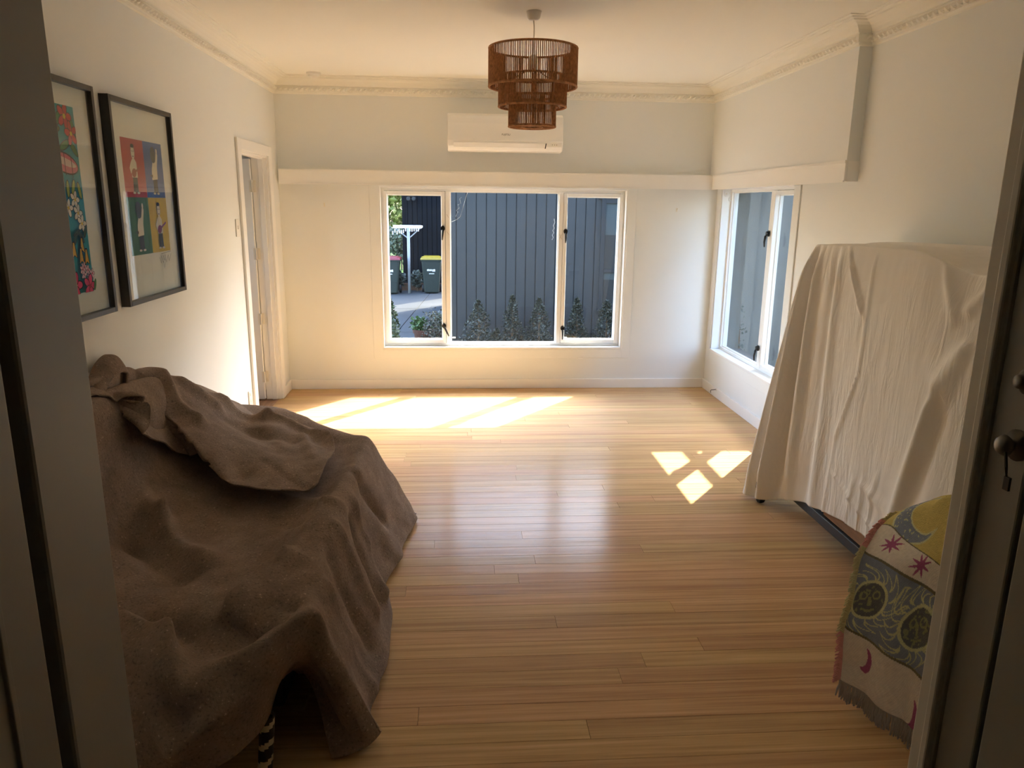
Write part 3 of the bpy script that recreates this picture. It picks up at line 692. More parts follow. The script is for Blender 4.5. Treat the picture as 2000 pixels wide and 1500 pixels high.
# ------------------------------------------------------------------ pendant lamp
PX, PY = .386, 4.17
pl = thing('pendant_lamp', 'brown three-tier rattan pendant lamp hanging from the ceiling', 'lamp', (PX, PY, ZC))
q = MB(); q.lathe([(.040, ZC), (.038, ZC-.008), (.033, ZC-.030), (.026, ZC-.040), (.008, ZC-.044)], (PX, PY, 0), 28); q.build('ceiling_rose', 'white_plastic', pl, smooth=True)
q = MB(); q.tube([(PX, PY, ZC-.04), (PX+.003, PY, 2.5), (PX, PY, 2.36)], .0032, 8); q.build('cord', 'white_plastic', pl, smooth=True)
q = MB(); q.lathe([(.012, 2.37), (.022, 2.36), (.022, 2.29), (.018, 2.285)], (PX, PY, 0), 16); q.build('lamp_holder', 'white_plastic', pl, smooth=True)
def ring(r, z, t, n=64): 
    q = MB(); q.tube([(PX+r*math.cos(2*math.pi*i/n), PY+r*math.sin(2*math.pi*i/n), z) for i in range(n)], t, 8, closed=True); return q
for r, z0, z1, n in ((.234, 2.212, 2.400, 150), (.181, 2.112, 2.262, 116), (.126, 2.012, 2.165, 80)):
    q = MB(); rn = random.Random(n)
    for i in range(n):
        an = 2*math.pi*(i+rn.uniform(-.12, .12))/n
        for rr, da in ((r, 0),):
            q.tube([(PX+rr*math.cos(an+da), PY+rr*math.sin(an+da), z0), (PX+rr*math.cos(an+da), PY+rr*math.sin(an+da), z1)], .0026, 5, cap=False)
    tier = stuff(q.build('shade_tier', 'rattan', pl))
    ring(r-.002, z1, .0058).build('top_rim', 'rattan', tier, smooth=True); ring(r-.002, z0, .0062).build('bottom_rim', 'rattan', tier, smooth=True)
q = MB()
for i in range(90):
    an = 2*math.pi*i/90; q.tube([(PX+.055*math.cos(an), PY+.055*math.sin(an), 2.012), (PX+.124*math.cos(an), PY+.124*math.sin(an), 2.010)], .0022, 4, cap=False)
b_ = stuff(q.build('bottom_disc', 'rattan', pl)); ring(.055, 2.012, .005).build('inner_rim', 'rattan', b_, smooth=True)
q = MB()
for i in range(3):
    an = i*2.094+.5; q.tube([(PX+.02*math.cos(an), PY+.02*math.sin(an), 2.30), (PX+.229*math.cos(an), PY+.229*math.sin(an), 2.215)], .003, 5)
    q.tube([(PX+.178*math.cos(an), PY+.178*math.sin(an), 2.258), (PX+.178*math.cos(an), PY+.178*math.sin(an), 2.23)], .003, 5); q.tube([(PX+.178*math.cos(an), PY+.178*math.sin(an), 2.115), (PX+.12*math.cos(an), PY+.12*math.sin(an), 2.165)], .003, 5)
q.build('wire_frame', 'rattan', pl)

# ------------------------------------------------------------------ heat pump
ac = thing('air_conditioner', 'white wall-mounted air conditioner above the back window', 'air conditioner', (.37, YB, 2.03))
ax0, ax1, az0, az1 = -.102, .836, 2.028, 2.316
q = MB(); poly = [(0, az0+.02), (0, az1), (.14, az1), (.185, az1-.02), (.198, az1-.08), (.200, az0+.075), (.190, az0+.035), (.165, az0), (.06, az0-.004)]
n = len(poly); q.add([(x, YB-d, z) for x in (ax0, ax1) for d, z in poly], [tuple(range(n))[::-1], tuple(range(n, 2*n))]+[(i, (i+1) % n, n+(i+1) % n, n+i) for i in range(n)])
q.build('body', 'ac_shell', ac, bevel=.012, seg=3)
q = MB(); poly = [(.15, az1-.004), (.196, az1-.022), (.207, az1-.08), (.209, az0+.075), (.19, az0+.078)]; n = len(poly)
q.add([(x, YB-d, z) for x in (ax0+.004, ax1-.004) for d, z in poly], [tuple(range(n))[::-1], tuple(range(n, 2*n))]+[(i, (i+1) % n, n+(i+1) % n, n+i) for i in range(n)])
q.build('front_panel', 'ac_shell', ac, bevel=.003)
q = MB(); q.add([(ax0+.05, YB-.2035, az0+.062), (ax0+.79, YB-.2035, az0+.062), (ax0+.79, YB-.186, az0+.024), (ax0+.05, YB-.186, az0+.024), (ax0+.05, YB-.195, az0+.062), (ax0+.79, YB-.195, az0+.062), (ax0+.79, YB-.178, az0+.024), (ax0+.05, YB-.178, az0+.024)], [(0, 1, 2, 3), (7, 6, 5, 4), (0, 3, 7, 4), (1, 5, 6, 2), (0, 4, 5, 1), (3, 2, 6, 7)])
q.build('louvre', 'ac_shell', ac, bevel=.002)
q = MB(); q.add([(ax0+.796, YB-.2035, az0+.062), (ax0+.803, YB-.2035, az0+.062), (ax0+.797, YB-.188, az0+.022), (ax0+.790, YB-.188, az0+.022)], [(0, 1, 2, 3)]); q.build('louvre_gap', 'black', ac)
for k_ in range(3):
    x = ax0+.85+k_*.018; q = MB(); q.lathe([(.003, -.2005), (.003, -.2025), (.001, -.203)], (x, YB, az0+.052), 8, axis='y'); q.build('indicator_light', 'fujitsu', ac)
tx = bpy.data.curves.new('logo', 'FONT'); tx.body = 'FUJITSU'; tx.size = .020; tx.align_x = 'CENTER'; tx.extrude = .0004
to = bpy.data.objects.new('logo_tmp', tx); COL.objects.link(to)
dg = bpy.context.evaluated_depsgraph_get(); dg.update(); me = bpy.data.meshes.new_from_object(to.evaluated_get(dg)); bpy.data.objects.remove(to)
me.materials.clear(); me.materials.append(MATS['fujitsu'])
for v in me.vertices: v.co = Vector((.37+v.co.x, YB-.2095-v.co.z, az0+.118+v.co.y))
lo = bpy.data.objects.new('brand_lettering', me); COL.objects.link(lo); attach(lo, ac)

# smoke alarm, switch, outlet, hooks
sa = thing('smoke_alarm', 'small round white smoke alarm on the ceiling near the back left corner', 'smoke alarm', (-1.13, 6.22, ZC))
q = MB(); q.lathe([(.055, ZC), (.055, ZC-.014), (.048, ZC-.018)], (-1.13, 6.22, 0), 28); q.build('base_plate', 'white_plastic', sa, smooth=False)
q = MB(); q.lathe([(.044, ZC-.018), (.042, ZC-.030), (.030, ZC-.036), (.004, ZC-.037)], (-1.13, 6.22, 0), 28); q.build('cap', 'white_plastic', sa)
sw = thing('light_switch', 'white light switch beside the door frame', 'switch', (XL, 5.195, 1.43))
q = MB(); q.box(XL, XL+.008, 5.160, 5.232, 1.372, 1.488); q.build('plate', 'white_plastic', sw, bevel=.003)
q = MB(); q.box(XL+.008, XL+.013, 5.188, 5.204, 1.42, 1.446); q.build('rocker', 'white_plastic', sw, bevel=.002)
po = thing('power_outlet', 'white power outlet low on the wall beside the door frame', 'power outlet', (XL, 5.22, .24))
q = MB(); q.box(XL, XL+.009, 5.165, 5.237, .185, .300); q.build('plate', 'white_plastic', po, bevel=.003)
for z in (.215, .262):
    q = MB(); q.box(XL+.009, XL+.0125, 5.188, 5.214, z, z+.022); q.build('switch_rocker', 'white_plastic', po, bevel=.002)
def hook(label, x, z):
    t = thing('wall_hook', label, 'hook', (x, YB, z), 'small metal hooks on the back wall')
    q = MB(); q.box(x-.006, x+.006, YB-.003, YB, z-.016, z+.016); q.build('plate', 'hinge', t)
    q = MB(); q.tube([(x, YB-.003, z+.006), (x, YB-.016, z+.004), (x+.002, YB-.022, z+.014)], .0028, 6); q.build('prong', 'hinge', t)
hook('tiny brass hook on the back wall left of the window', -1.134, 1.585)
hook('tiny brass hook on the back wall right of the window', 1.866, 1.578)
ds = thing('door_stop', 'small brass hook screwed into the right baseboard', 'hook', (XR-.02, 6.02, .07))
q = MB(); q.lathe([(.010, -BD), (.010, -BD-.004), (.004, -BD-.006)], (XR, 6.06, .075), 12, axis='x'); q.build('rosette', 'hinge', ds)
q = MB(); q.tube([(XR-BD-.004, 6.06, .075), (XR-BD-.05, 6.045, .076), (XR-BD-.06, 6.03, .068), (XR-BD-.058, 6.028, .055)], .0035, 7); q.build('shaft', 'chrome', ds)
for i, (d, z, lab) in enumerate([(.03, 1.715, 'round white bracket at the top of the side window reveal, upper one'), (.075, 1.672, 'round white bracket at the top of the side window reveal, lower one')]):
    t = thing('blind_bracket', lab, 'bracket', (XR+d, W2[1]-.014, z), 'round white brackets in the side window reveal')
    q = MB(); q.lathe([(.022, -.0), (.022, -.004), (.018, -.007)], (XR+d, W2[1]-.014, z), 22, axis='y'); q.build('disc', 'white', t)
    q = MB(); q.lathe([(.006, -.007), (.006, -.012), (.002, -.013)], (XR+d, W2[1]-.014, z), 10, axis='y'); q.build('screw', 'hinge', t)
# chalk scribbles on the centre pane and pencil crosses on the mullions
pane = [o for o in w1.children if o.name.startswith('pane')][0]
def scrib(name, m, parent, pts, d, r=.0016):
    q = MB(); q.tube([(a, YB+d, z) for a, z in pts], r, 5); q.build(name, m, parent)
scrib('chalk_mark', 'chalk', pane, [(-.075, 1.455), (-.03, 1.475), (.0, 1.50), (.03, 1.60), (.065, 1.715)], .1030)
scrib('chalk_mark', 'chalk', pane, [(-.04, 1.50), (-.02, 1.54), (-.035, 1.55), (-.01, 1.57), (-.02, 1.60), (.005, 1.61), (-.005, 1.65), (.01, 1.66)], .1030)
scrib('chalk_mark', 'chalk', pane, [(.80, 1.31), (.812, 1.33), (.802, 1.35), (.815, 1.37), (.806, 1.39), (.818, 1.41), (.81, 1.43), (.822, 1.46), (.815, 1.49)], .1030)
for a, z in ((-.108, 1.505), (-.106, 1.36)):
    scrib('pencil_mark', 'pencil', w1, [(a-.010, z+.014), (a+.008, z-.014)], .0655, .0008)
scrib('pencil_mark', 'pencil', w1, [(.862, 1.36), (.882, 1.315)], .0655, .0008); scrib('pencil_mark', 'pencil', w1, [(.882, 1.36), (.864, 1.325)], .0655, .0008)
for a in (-.075, .93):
    q = MB(); q.box(a, a+.028, YB+.1025, YB+.1035, .435, .448); q.build('glass_sticker', 'white', pane if a < 0 else w1)

# ------------------------------------------------------------------ framed pictures
def picture(label, y0, y1, z0, z1, mat_in):
    t = thing('framed_picture', label, 'picture', (XL, (y0+y1)/2, z0), 'framed prints on the left wall')
    fw_, dp = .021, .040; F = lambda a, d, z: (XL+d, a, z)
    q = MB(); q.box(y0, y1, .001, .006, z0, z1, fn=F); q.build('backing', 'black_frame', t)
    for bx in ((y0, y0+fw_, .006, dp, z0, z1), (y1-fw_, y1, .006, dp, z0, z1), (y0+fw_, y1-fw_, .006, dp, z0, z0+fw_), (y0+fw_, y1-fw_, .006, dp, z1-fw_, z1)):
        q = MB(); q.box(*bx, fn=F); q.build('frame_rail', 'black_frame', t, bevel=.0015)
    q = MB(); q.box(y0+fw_, y1-fw_, .006, .016, z0+fw_, z1-fw_, fn=F); q.build('mat_board', 'mat_board', t)
    q = MB(); q.box(y0+fw_, y1-fw_, .028, .030, z0+fw_, z1-fw_, fn=F); q.build('glass', 'picture_glass', t)
    return t
def ell(a, z, ra, rz, n=16, rot=0, lo=0, hi=6.2832):
    c, s = math.cos(rot), math.sin(rot)
    return [(a+ra*math.cos(t)*c-rz*math.sin(t)*s, z+ra*math.cos(t)*s+rz*math.sin(t)*c) for t in [lo+(hi-lo)*i/n for i in range(n+(1 if hi-lo < 6.28 else 0))]]
class Art:
    def __init__(s): s.q = MB(); s.mats = []; s.d = .0165
    def p(s, pts, col):
        nm = 'print_%03d_%03d_%03d' % tuple(int(c*255) for c in col)
        if nm not in MATS: mat(nm, col, .8, .2)
        if nm not in s.mats: s.mats.append(nm)
        s.q.add([(XL+s.d, a, z) for a, z in pts], [tuple(range(len(pts)))], s.mats.index(nm)); s.d += .00006
    def line(s, pts, wd, col):
        for (a, b), (c, d) in zip(pts[:-1], pts[1:]):
            l = math.hypot(c-a, d-b) or 1e-6; nx, ny = -(d-b)/l*wd, (c-a)/l*wd
            s.p([(a+nx, b+ny), (c+nx, d+ny), (c-nx, d-ny), (a-nx, b-ny)], col)
    def build(s, t): return s.q.build('art_print', s.mats, t)
INK, CRM = (.02, .018, .018), (.72, .66, .54)
p2 = picture('black-framed print of four coloured squares with cartoon guitarists', 3.375, 4.07, 1.140, 2.032, None)
a = Art(); a.p([(3.465, 1.262), (3.99, 1.262), (3.99, 1.925), (3.465, 1.925)], (.80, .79, .73))
y0, ym, y1, z0, zm, z1 = 3.50, 3.735, 3.955, 1.355, 1.615, 1.872
sq = [((y0, ym, zm, z1), (.44, .045, .045)), ((ym, y1, zm, z1), (.06, .13, .38)), ((y0, ym, z0, zm), (.07, .18, .085)), ((ym, y1, z0, zm), (.60, .42, .02))]
for (u0, u1, v0, v1), c in sq: a.p([(u0, v0), (u1, v0), (u1, v1), (u0, v1)], c)
def player(u0, u1, v0, v1, facing, gcol):
    c = (u0+u1)/2; h = v1-v0; f = lambda x, z: (c+x*h, v0+z*h)
    P = lambda pts, col: a.p([f(*p_) for p_ in pts], col)
    P([(-.10, .08), (.0, .08), (.01, .36), (-.09, .36)], (.05, .05, .05)); P([(.01, .08), (.10, .08), (.09, .36), (.0, .36)], (.05, .05, .05))
    P(ell(-.08, .075, .06, .02), CRM); P(ell(.09, .075, .06, .02), CRM)
    if facing:
        P([(-.12, .34), (.12, .34), (.11, .60), (.04, .66), (-.05, .66), (-.12, .60)], CRM)
        P([(-.12, .60), (-.19, .50), (-.15, .40), (-.10, .43), (-.12, .50)], CRM)
        P(ell(-.02, .42, .10, .075, 16, .3), gcol); P([(.06, .43), (.26, .51), (.25, .54), (.05, .47)], gcol); P(ell(.26, .53, .035, .022, 10, .3), gcol)
        P(ell(-.01, .78, .085, .13), INK); P(ell(-.01, .77, .075, .12), CRM); P(ell(-.01, .88, .07, .035), INK)
        for s in (-1, 1): P(ell(-.01+s*.03, .79, .012, .012, 8), INK)
        P([(-.04, .71), (.02, .71), (.01, .695), (-.03, .695)], INK)
    else:
        P([(-.14, .32), (.12, .34), (.13, .60), (.05, .66), (-.06, .64), (-.12, .52)], CRM)
        P([(.05, .60), (.13, .56), (.20, .78), (.16, .84), (.12, .80)], CRM); P(ell(.16, .85, .035, .05), CRM)
        P(ell(-.02, .78, .12, .15, 18, .15), (.09, .10, .10)); P([(-.24, .40), (-.10, .36), (-.10, .42)], gcol)
for (r_, c), fc, g in zip(sq, (1, 0, 0, 1), ((.34, .09, .06), (.12, .11, .10), (.12, .14, .10), (.20, .04, .12))): player(*r_, fc, g)
a.line([(3.80, 1.33), (3.815, 1.30), (3.82, 1.34), (3.84, 1.30), (3.845, 1.338), (3.86, 1.31), (3.87, 1.34), (3.88, 1.30), (3.91, 1.335), (3.915, 1.305), (3.95, 1.34)], .0012, (.12, .12, .12))
a.line([(3.82, 1.345), (3.95, 1.352)], .0009, (.12, .12, .12)); a.line([(3.84, 1.31), (3.85, 1.275), (3.87, 1.32)], .0010, (.12, .12, .12))
a.build(p2)
p1 = picture('black-framed tropical print with flowers and a pink surfboard beside the doorway', 2.555, 3.250, 1.140, 2.040, None)
a = Art(); A0, A1, B0, B1 = 2.69, 3.115, 1.245, 1.945
a.p([(A0, B0), (A1, B0), (A1, B1), (A0, B1)], (.02, .30, .36))
def flower(c, z, r_, col, n=5, ctr=(.7, .5, .03), rot=0):
    for k_ in range(n):
        t = rot+k_*6.2832/n; a.p(ell(c+r_*.55*math.cos(t), z+r_*.55*math.sin(t), r_*.56, r_*.36, 12, t), INK)
        a.p(ell(c+r_*.55*math.cos(t), z+r_*.55*math.sin(t), r_*.48, r_*.28, 12, t), col)
    a.p(ell(c, z, r_*.2, r_*.2, 10), ctr)
def leaf(c, z, l, rot, col): a.p(ell(c, z, l, l*.36, 12, rot), INK); a.p(ell(c, z, l*.88, l*.28, 12, rot), col)
G1, G2 = (.06, .22, .06), (.32, .45, .05)
for c, z, l, t in ((3.0, 1.90, .05, .8), (3.09, 1.87, .05, 2.0), (3.02, 1.80, .045, .4), (3.085, 1.79, .04, 2.4), (2.95, 1.85, .05, .2)): leaf(c, z, l, t, G1)
flower(3.04, 1.905, .05, (.55, .03, .03)); flower(3.075, 1.845, .045, (.55, .03, .03), rot=.5); flower(2.9, 1.88, .06, (.55, .03, .03))
a.p(ell(3.0, 1.735, .10, .040, 22, -.18), INK); a.p(ell(3.0, 1.735, .095, .034, 22, -.18), (.62, .16, .22)); a.p(ell(3.0, 1.74, .085, .014, 22, -.18), (.72, .55, .52))
for k_ in range(3): a.line([(2.95+k_*.05, 1.78-k_*.01), (2.95+k_*.05, 1.70-k_*.01)], .002, INK)
for c, z, t in ((3.0, 1.64, 1.5), (3.04, 1.645, 1.2), (3.085, 1.635, 1.8), (2.96, 1.64, 1.7)): leaf(c, z, .035, t, G2)
for c, z in ((3.04, 1.60), (3.05, 1.55), (3.07, 1.51), (2.98, 1.57)): flower(c, z, .034, (.78, .74, .58))
for c, z, t in ((3.02, 1.475, .4), (3.05, 1.46, 2.2), (3.00, 1.45, .9), (3.085, 1.48, 1.0)): leaf(c, z, .030, t, (.04, .10, .06))
for c, z in ((3.045, 1.425), (3.03, 1.385), (3.07, 1.38), (2.98, 1.41)): a.p([(c-.02, z-.03), (c, z-.02), (c+.02, z-.03), (c+.01, z+.035), (c-.006, z+.035)], INK); a.p([(c-.015, z-.026), (c, z-.016), (c+.015, z-.026), (c+.006, z+.03), (c-.003, z+.03)], (.70, .42, .03))
for c, z in ((3.04, 1.345), (3.065, 1.33), (3.03, 1.315), (3.07, 1.30), (3.05, 1.285), (3.02, 1.335), (3.09, 1.315)): flower(c, z, .020, (.75, .50, .55), ctr=(.5, .05, .1))
flower(3.06, 1.268, .046, (.62, .05, .16), ctr=(.3, .02, .05)); flower(2.95, 1.28, .05, (.62, .05, .16))
leaf(3.10, 1.27, .025, 1.2, G1)
a.q.v = [(x, min(max(y_, A0), A1), min(max(z, B0), B1)) for x, y_, z in a.q.v]
a.build(p1)

# ------------------------------------------------------------------ sofa under the brown blankets
so = thing('sofa', 'low dark sofa hidden under brown felt blankets along the left wall', 'sofa', (-.95, 2.9, 0))
boxobj('base', 'dark_sofa', so, -1.43, -.53, 1.97, 3.50, .12, .28, bevel=.02)
boxobj('seat_cushion', 'dark_sofa', so, -1.20, -.52, 1.97, 3.50, .28, .335, bevel=.02)
boxobj('backrest', 'dark_sofa', so, -1.46, -1.36, 1.95, 3.45, .28, .76, bevel=.03)
for x, y_ in ((-1.38, 2.0), (-1.38, 3.5), (-.58, 3.5)):
    q = MB(); q.tube([(x, y_, 0), (x, y_, .15)], [.018, .025], 10); q.build('leg', 'dark_sofa', so)
q = MB(); seg = 34; pts = [Vector((-.545-.012*i/seg, 1.835-.035*i/seg, .205-.205*i/seg)) for i in range(seg+1)]
n = 12
vs = [(p.x+.021*math.cos(6.2832*j/n), p.y+.021*math.sin(6.2832*j/n), p.z) for p in pts for j in range(n)]
for i in range(seg):
    for j in range(n):
        q.f.append((i*n+j, i*n+(j+1) % n, (i+1)*n+(j+1) % n, (i+1)*n+j)); q.m.append(1 if ((i/8.5+j/n) % 1) < .34 else 0)
q.v = vs; lg = q.build('leg', ['black', 'cream'], so, smooth=True); lg['label'] = 'black leg with cream spiral stripes'

# main blanket: rows run from the far end to the near end, columns from the wall to the hem at the front
def prow(y_, back, seat, edge=.455, hemx=-.25, ye=None):
    ye = y_ if ye is None else ye; m_ = lambda t: y_+(ye-y_)*t
    return [(-1.465, y_, back), (-1.36, y_, back+.005), (-1.25, y_, .50+(back-.80)*.25), (-1.05, m_(.15), seat), (-.88, m_(.35), seat-.004), (-.70, m_(.6), seat+.010), (-.56, m_(.85), edge-.012), (-.455, ye, edge),
            (-.375+(hemx+.25)*.6, ye, .30), (-.30+(hemx+.25), ye, .13), (hemx, ye, .025)]
rows = []
rows.append([(-1.46, 4.34, .03), (-1.36, 4.36, .03), (-1.22, 4.36, .03), (-1.05, 4.33, .03), (-.88, 4.20, .03), (-.70, 4.02, .03), (-.56, 3.86, .03), (-.45, 3.74, .03), (-.34, 3.68, .03), (-.27, 3.66, .03), (-.235, 3.66, .02)])
rows.append([(-1.46, 4.28, .30), (-1.36, 4.30, .30), (-1.2, 4.28, .30), (-1.05, 4.24, .30), (-.88, 4.08, .30), (-.70, 3.90, .29), (-.56, 3.77, .29), (-.45, 3.67, .29), (-.37, 3.64, .24), (-.29, 3.63, .12), (-.24, 3.62, .02)])
rows.append([(-1.46, 4.20, .44), (-1.38, 4.22, .45), (-1.2, 4.20, .46), (-1.03, 4.13, .465), (-.87, 3.98, .46), (-.70, 3.76, .455), (-.56, 3.64, .455), (-.455, 3.56, .455), (-.385, 3.56, .32), (-.305, 3.58, .15), (-.235, 3.58, .02)])
rows.append([(-1.46, 4.0, .58), (-1.38, 4.0, .59), (-1.22, 3.95, .47), (-1.03, 3.86, .435), (-.86, 3.72, .435), (-.70, 3.58, .44), (-.56, 3.48, .45), (-.455, 3.44, .46), (-.385, 3.44, .30), (-.31, 3.45, .14), (-.25, 3.46, .02)])
rows.append(prow(3.60, .74, .425, .455, -.265, 3.30)); rows.append(prow(3.35, .80, .415, .455, -.29, 3.12)); rows.append(prow(3.1, .83, .41, .46, -.315, 2.93))
rows.append(prow(2.85, .84, .405, .46, -.30, 2.74)); rows.append(prow(2.6, .85, .40, .465, -.265, 2.56)); rows.append(prow(2.38, .85, .40, .465, -.26, 2.38))
rows.append(prow(2.2, .85, .405, .465, -.295, 2.20))
rows.append([(-1.465, 2.06, .85), (-1.36, 2.06, .85), (-1.25, 2.06, .52), (-1.05, 2.05, .43), (-.88, 2.03, .41), (-.71, 2.00, .43), (-.61, 2.01, .465), (-.45, 2.06, .455), (-.375, 2.07, .30), (-.325, 2.08, .13), (-.290, 2.08, .025)])
rows.append([(-1.465, 1.96, .85), (-1.36, 1.96, .85), (-1.25, 1.95, .53), (-1.05, 1.93, .445), (-.88, 1.90, .415), (-.70, 1.87, .385), (-.58, 1.89, .395), (-.435, 1.95, .475), (-.375, 1.97, .33), (-.30, 1.975, .17), (-.240, 1.975, .05)])
rows.append([(-1.465, 1.88, .84), (-1.36, 1.87, .84), (-1.25, 1.84, .53), (-1.05, 1.81, .455), (-.88, 1.79, .435), (-.73, 1.74, .40), (-.58, 1.775, .445), (-.415, 1.885, .490), (-.375, 1.925, .33), (-.30, 1.94, .17), (-.235, 1.945, .045)])
rows.append([(-1.465, 1.85, .80), (-1.36, 1.83, .78), (-1.25, 1.79, .49), (-1.05, 1.745, .39), (-.88, 1.725, .345), (-.735, 1.685, .305), (-.60, 1.715, .345), (-.455, 1.85, .435), (-.405, 1.91, .30), (-.335, 1.91, .15), (-.275, 1.905, .03)])
rows.append([(-1.465, 1.80, .60), (-1.36, 1.78, .60), (-1.25, 1.74, .42), (-1.05, 1.705, .31), (-.89, 1.69, .275), (-.745, 1.665, .245), (-.615, 1.69, .27), (-.520, 1.785, .34), (-.465, 1.98, .27), (-.40, 1.995, .16), (-.335, 1.885, .022)])
rows.append([(-1.465, 1.78, .30), (-1.36, 1.76, .30), (-1.25, 1.72, .28), (-1.05, 1.69, .22), (-.90, 1.675, .19), (-.76, 1.655, .170), (-.64, 1.68, .170), (-.545, 1.79, .20), (-.535, 2.02, .22), (-.47, 2.03, .16), (-.385, 1.88, .018)])
def ridge3(p, A, B, w_, h):
    A, B = Vector(A), Vector(B); d = B-A; t = max(0, min(1, (p-A).dot(d)/d.length_squared))
    return h*math.exp(-((p-A-d*t).length/w_)**1.6)
RG = [((-1.42, 2.92, .47), (-1.14, 2.65, .43), .055, .042), ((-1.14, 2.65, .43), (-.87, 2.38, .41), .05, .034), ((-1.44, 2.78, .47), (-1.16, 2.52, .42), .08, -.030), ((-1.16, 2.52, .42), (-.92, 2.28, .40), .07, -.024),
      ((-.47, 3.10, .46), (-.50, 2.65, .46), .05, .016), ((-.50, 2.65, .46), (-.56, 2.25, .46), .06, .022), ((-.56, 2.25, .46), (-.66, 2.0, .45), .05, .026),
      ((-.86, 3.0, .41), (-.56, 2.75, .44), .05, .016), ((-.95, 2.82, .41), (-.62, 2.58, .43), .06, -.012), ((-.80, 2.72, .41), (-.60, 2.50, .43), .04, .010),
      ((-.97, 1.98, .44), (-.82, 1.83, .42), .045, .034), ((-.82, 1.83, .42), (-.70, 1.71, .38), .04, .026), ((-1.0, 2.08, .43), (-.78, 1.93, .40), .05, -.024),
      ((-.84, 1.70, .41), (-.72, 1.665, .26), .032, .022), ((-.72, 1.665, .26), (-.57, 1.70, .36), .035, .022), ((-.57, 1.70, .36), (-.50, 1.76, .42), .04, .016), ((-.78, 1.70, .37), (-.70, 1.68, .32), .04, -.022),
      ((-.66, 1.95, .40), (-.57, 1.90, .39), .03, -.022), ((-.55, 2.0, .44), (-.49, 1.97, .45), .03, -.018),
      ((-.42, 2.80, .44), (-.37, 2.80, .27), .035, .026), ((-.37, 2.80, .27), (-.31, 2.68, .10), .035, .026), ((-.42, 2.68, .40), (-.33, 2.60, .10), .04, -.022),
      ((-.42, 2.14, .43), (-.35, 2.16, .25), .04, .018), ((-.35, 2.16, .25), (-.29, 2.16, .06), .04, .018), ((-.44, 3.02, .46), (-.36, 3.18, .19), .045, -.020), ((-.46, 2.48, .45), (-.33, 2.47, .15), .05, .018), ((-.45, 2.32, .42), (-.31, 2.30, .10), .05, -.018)]
RG = [(Vector(a_), Vector(b_), w_*.8, h_*1.6) for a_, b_, w_, h_ in RG]
def bdisp(p, n_, u, v):
    if n_.dot(Vector((.6, -.4, .7))) < 0: n_ = -n_
    h = sum(ridge3(p, *g) for g in RG)
    h += .008*nz(p.x*3.1+4, p.y*2.3, p.z*3) + .0045*nz(p.x*8, p.y*7+3, p.z*8) + .0022*nz(p.x*19, p.y*17, p.z*19)
    if u > .72: h += (u-.72)*.05*math.sin(p.y*15+3*nz(p.y*2, 1.3)) + (u-.7)*.03*nz(p.y*9, p.z*4, 2)
    q_ = n_*h
    if p.z+q_.z < .006: q_.z = .006-p.z
    return q_
bl, BV = surface('felt_blanket', rows, 180, 210, 'felt', None, bdisp, .006)
tag(bl, 'large brown felt blanket draped over the sofa and hanging to the floor', 'blanket')

# second blanket folded over the back and the far end
hem = [(-1.40, 2.72, .86), (-1.38, 2.82, .873), (-1.30, 2.914, .842), (-1.24, 2.937, .81), (-1.225, 2.888, .751), (-1.225, 2.83, .70), (-1.255, 3.07, .585), (-1.195, 3.17, .515), (-1.105, 3.11, .54), (-.95, 2.887, .50), (-.782, 2.821, .475), (-.64, 2.804, .475), (-.578, 2.817, .50), (-.575, 3.0, .50), (-.575, 3.20, .495), (-.60, 3.40, .485), (-.66, 3.60, .475)]
top = [(-1.475, 2.66, .88), (-1.475, 2.76, .89), (-1.47, 2.86, .90), (-1.465, 2.93, .90), (-1.46, 3.0, .90), (-1.46, 3.08, .905), (-1.46, 3.18, .885), (-1.46, 3.30, .865), (-1.46, 3.40, .835), (-1.46, 3.50, .80), (-1.455, 3.62, .755), (-1.45, 3.74, .71), (-1.445, 3.86, .665), (-1.44, 3.97, .62), (-1.42, 4.07, .57), (-1.40, 4.15, .52), (-1.35, 4.20, .48)]
def lerp3(p, q_, t): return tuple(p[i]+(q_[i]-p[i])*t for i in range(3))
mid = []
for k_, (tp, hp) in enumerate(zip(top, hem)):
    crest = lerp3(tp, hp, .12); crest = (crest[0], crest[1], max(crest[2], tp[2]+.004))
    f_ = max(0, (k_-4)/12)
    a1_ = lerp3(tp, hp, .35); a1_ = (a1_[0]-.05*(1-f_), a1_[1], a1_[2]-.06*f_+.01)
    a2_ = lerp3(tp, hp, .60); a2_ = (a2_[0]-.03*(1-f_), a2_[1], a2_[2]-.07*(f_ if k_ < 14 else .3)+.005)
    a3_ = lerp3(tp, hp, .85); a3_ = (a3_[0], a3_[1], max(a3_[2]-.035*f_, .455 if k_ > 8 else 0))
    mid.append((tp, crest, a1_, a2_, a3_, hp))
ctrl2 = [[m[r_] for m in mid] for r_ in range(6)]
def odisp(p, n_, u, v):
    if n_.dot(Vector((.6, -.3, .7))) < 0: n_ = -n_
    h = .014+.012*nz(p.x*4, p.y*4, 5)+.006*nz(p.x*11, p.y*10, 2)+.0025*nz(p.x*21, p.y*20, p.z*20)
    h += sum(ridge3(p, *g) for g in OG)
    h += max(0, v-.72)*.07*math.sin(u*40+.6)*(.55+nz(u*9, 3))
    q_ = n_*h
    if p.x+q_.x < -1.490: q_.x = -1.490-p.x
    return q_
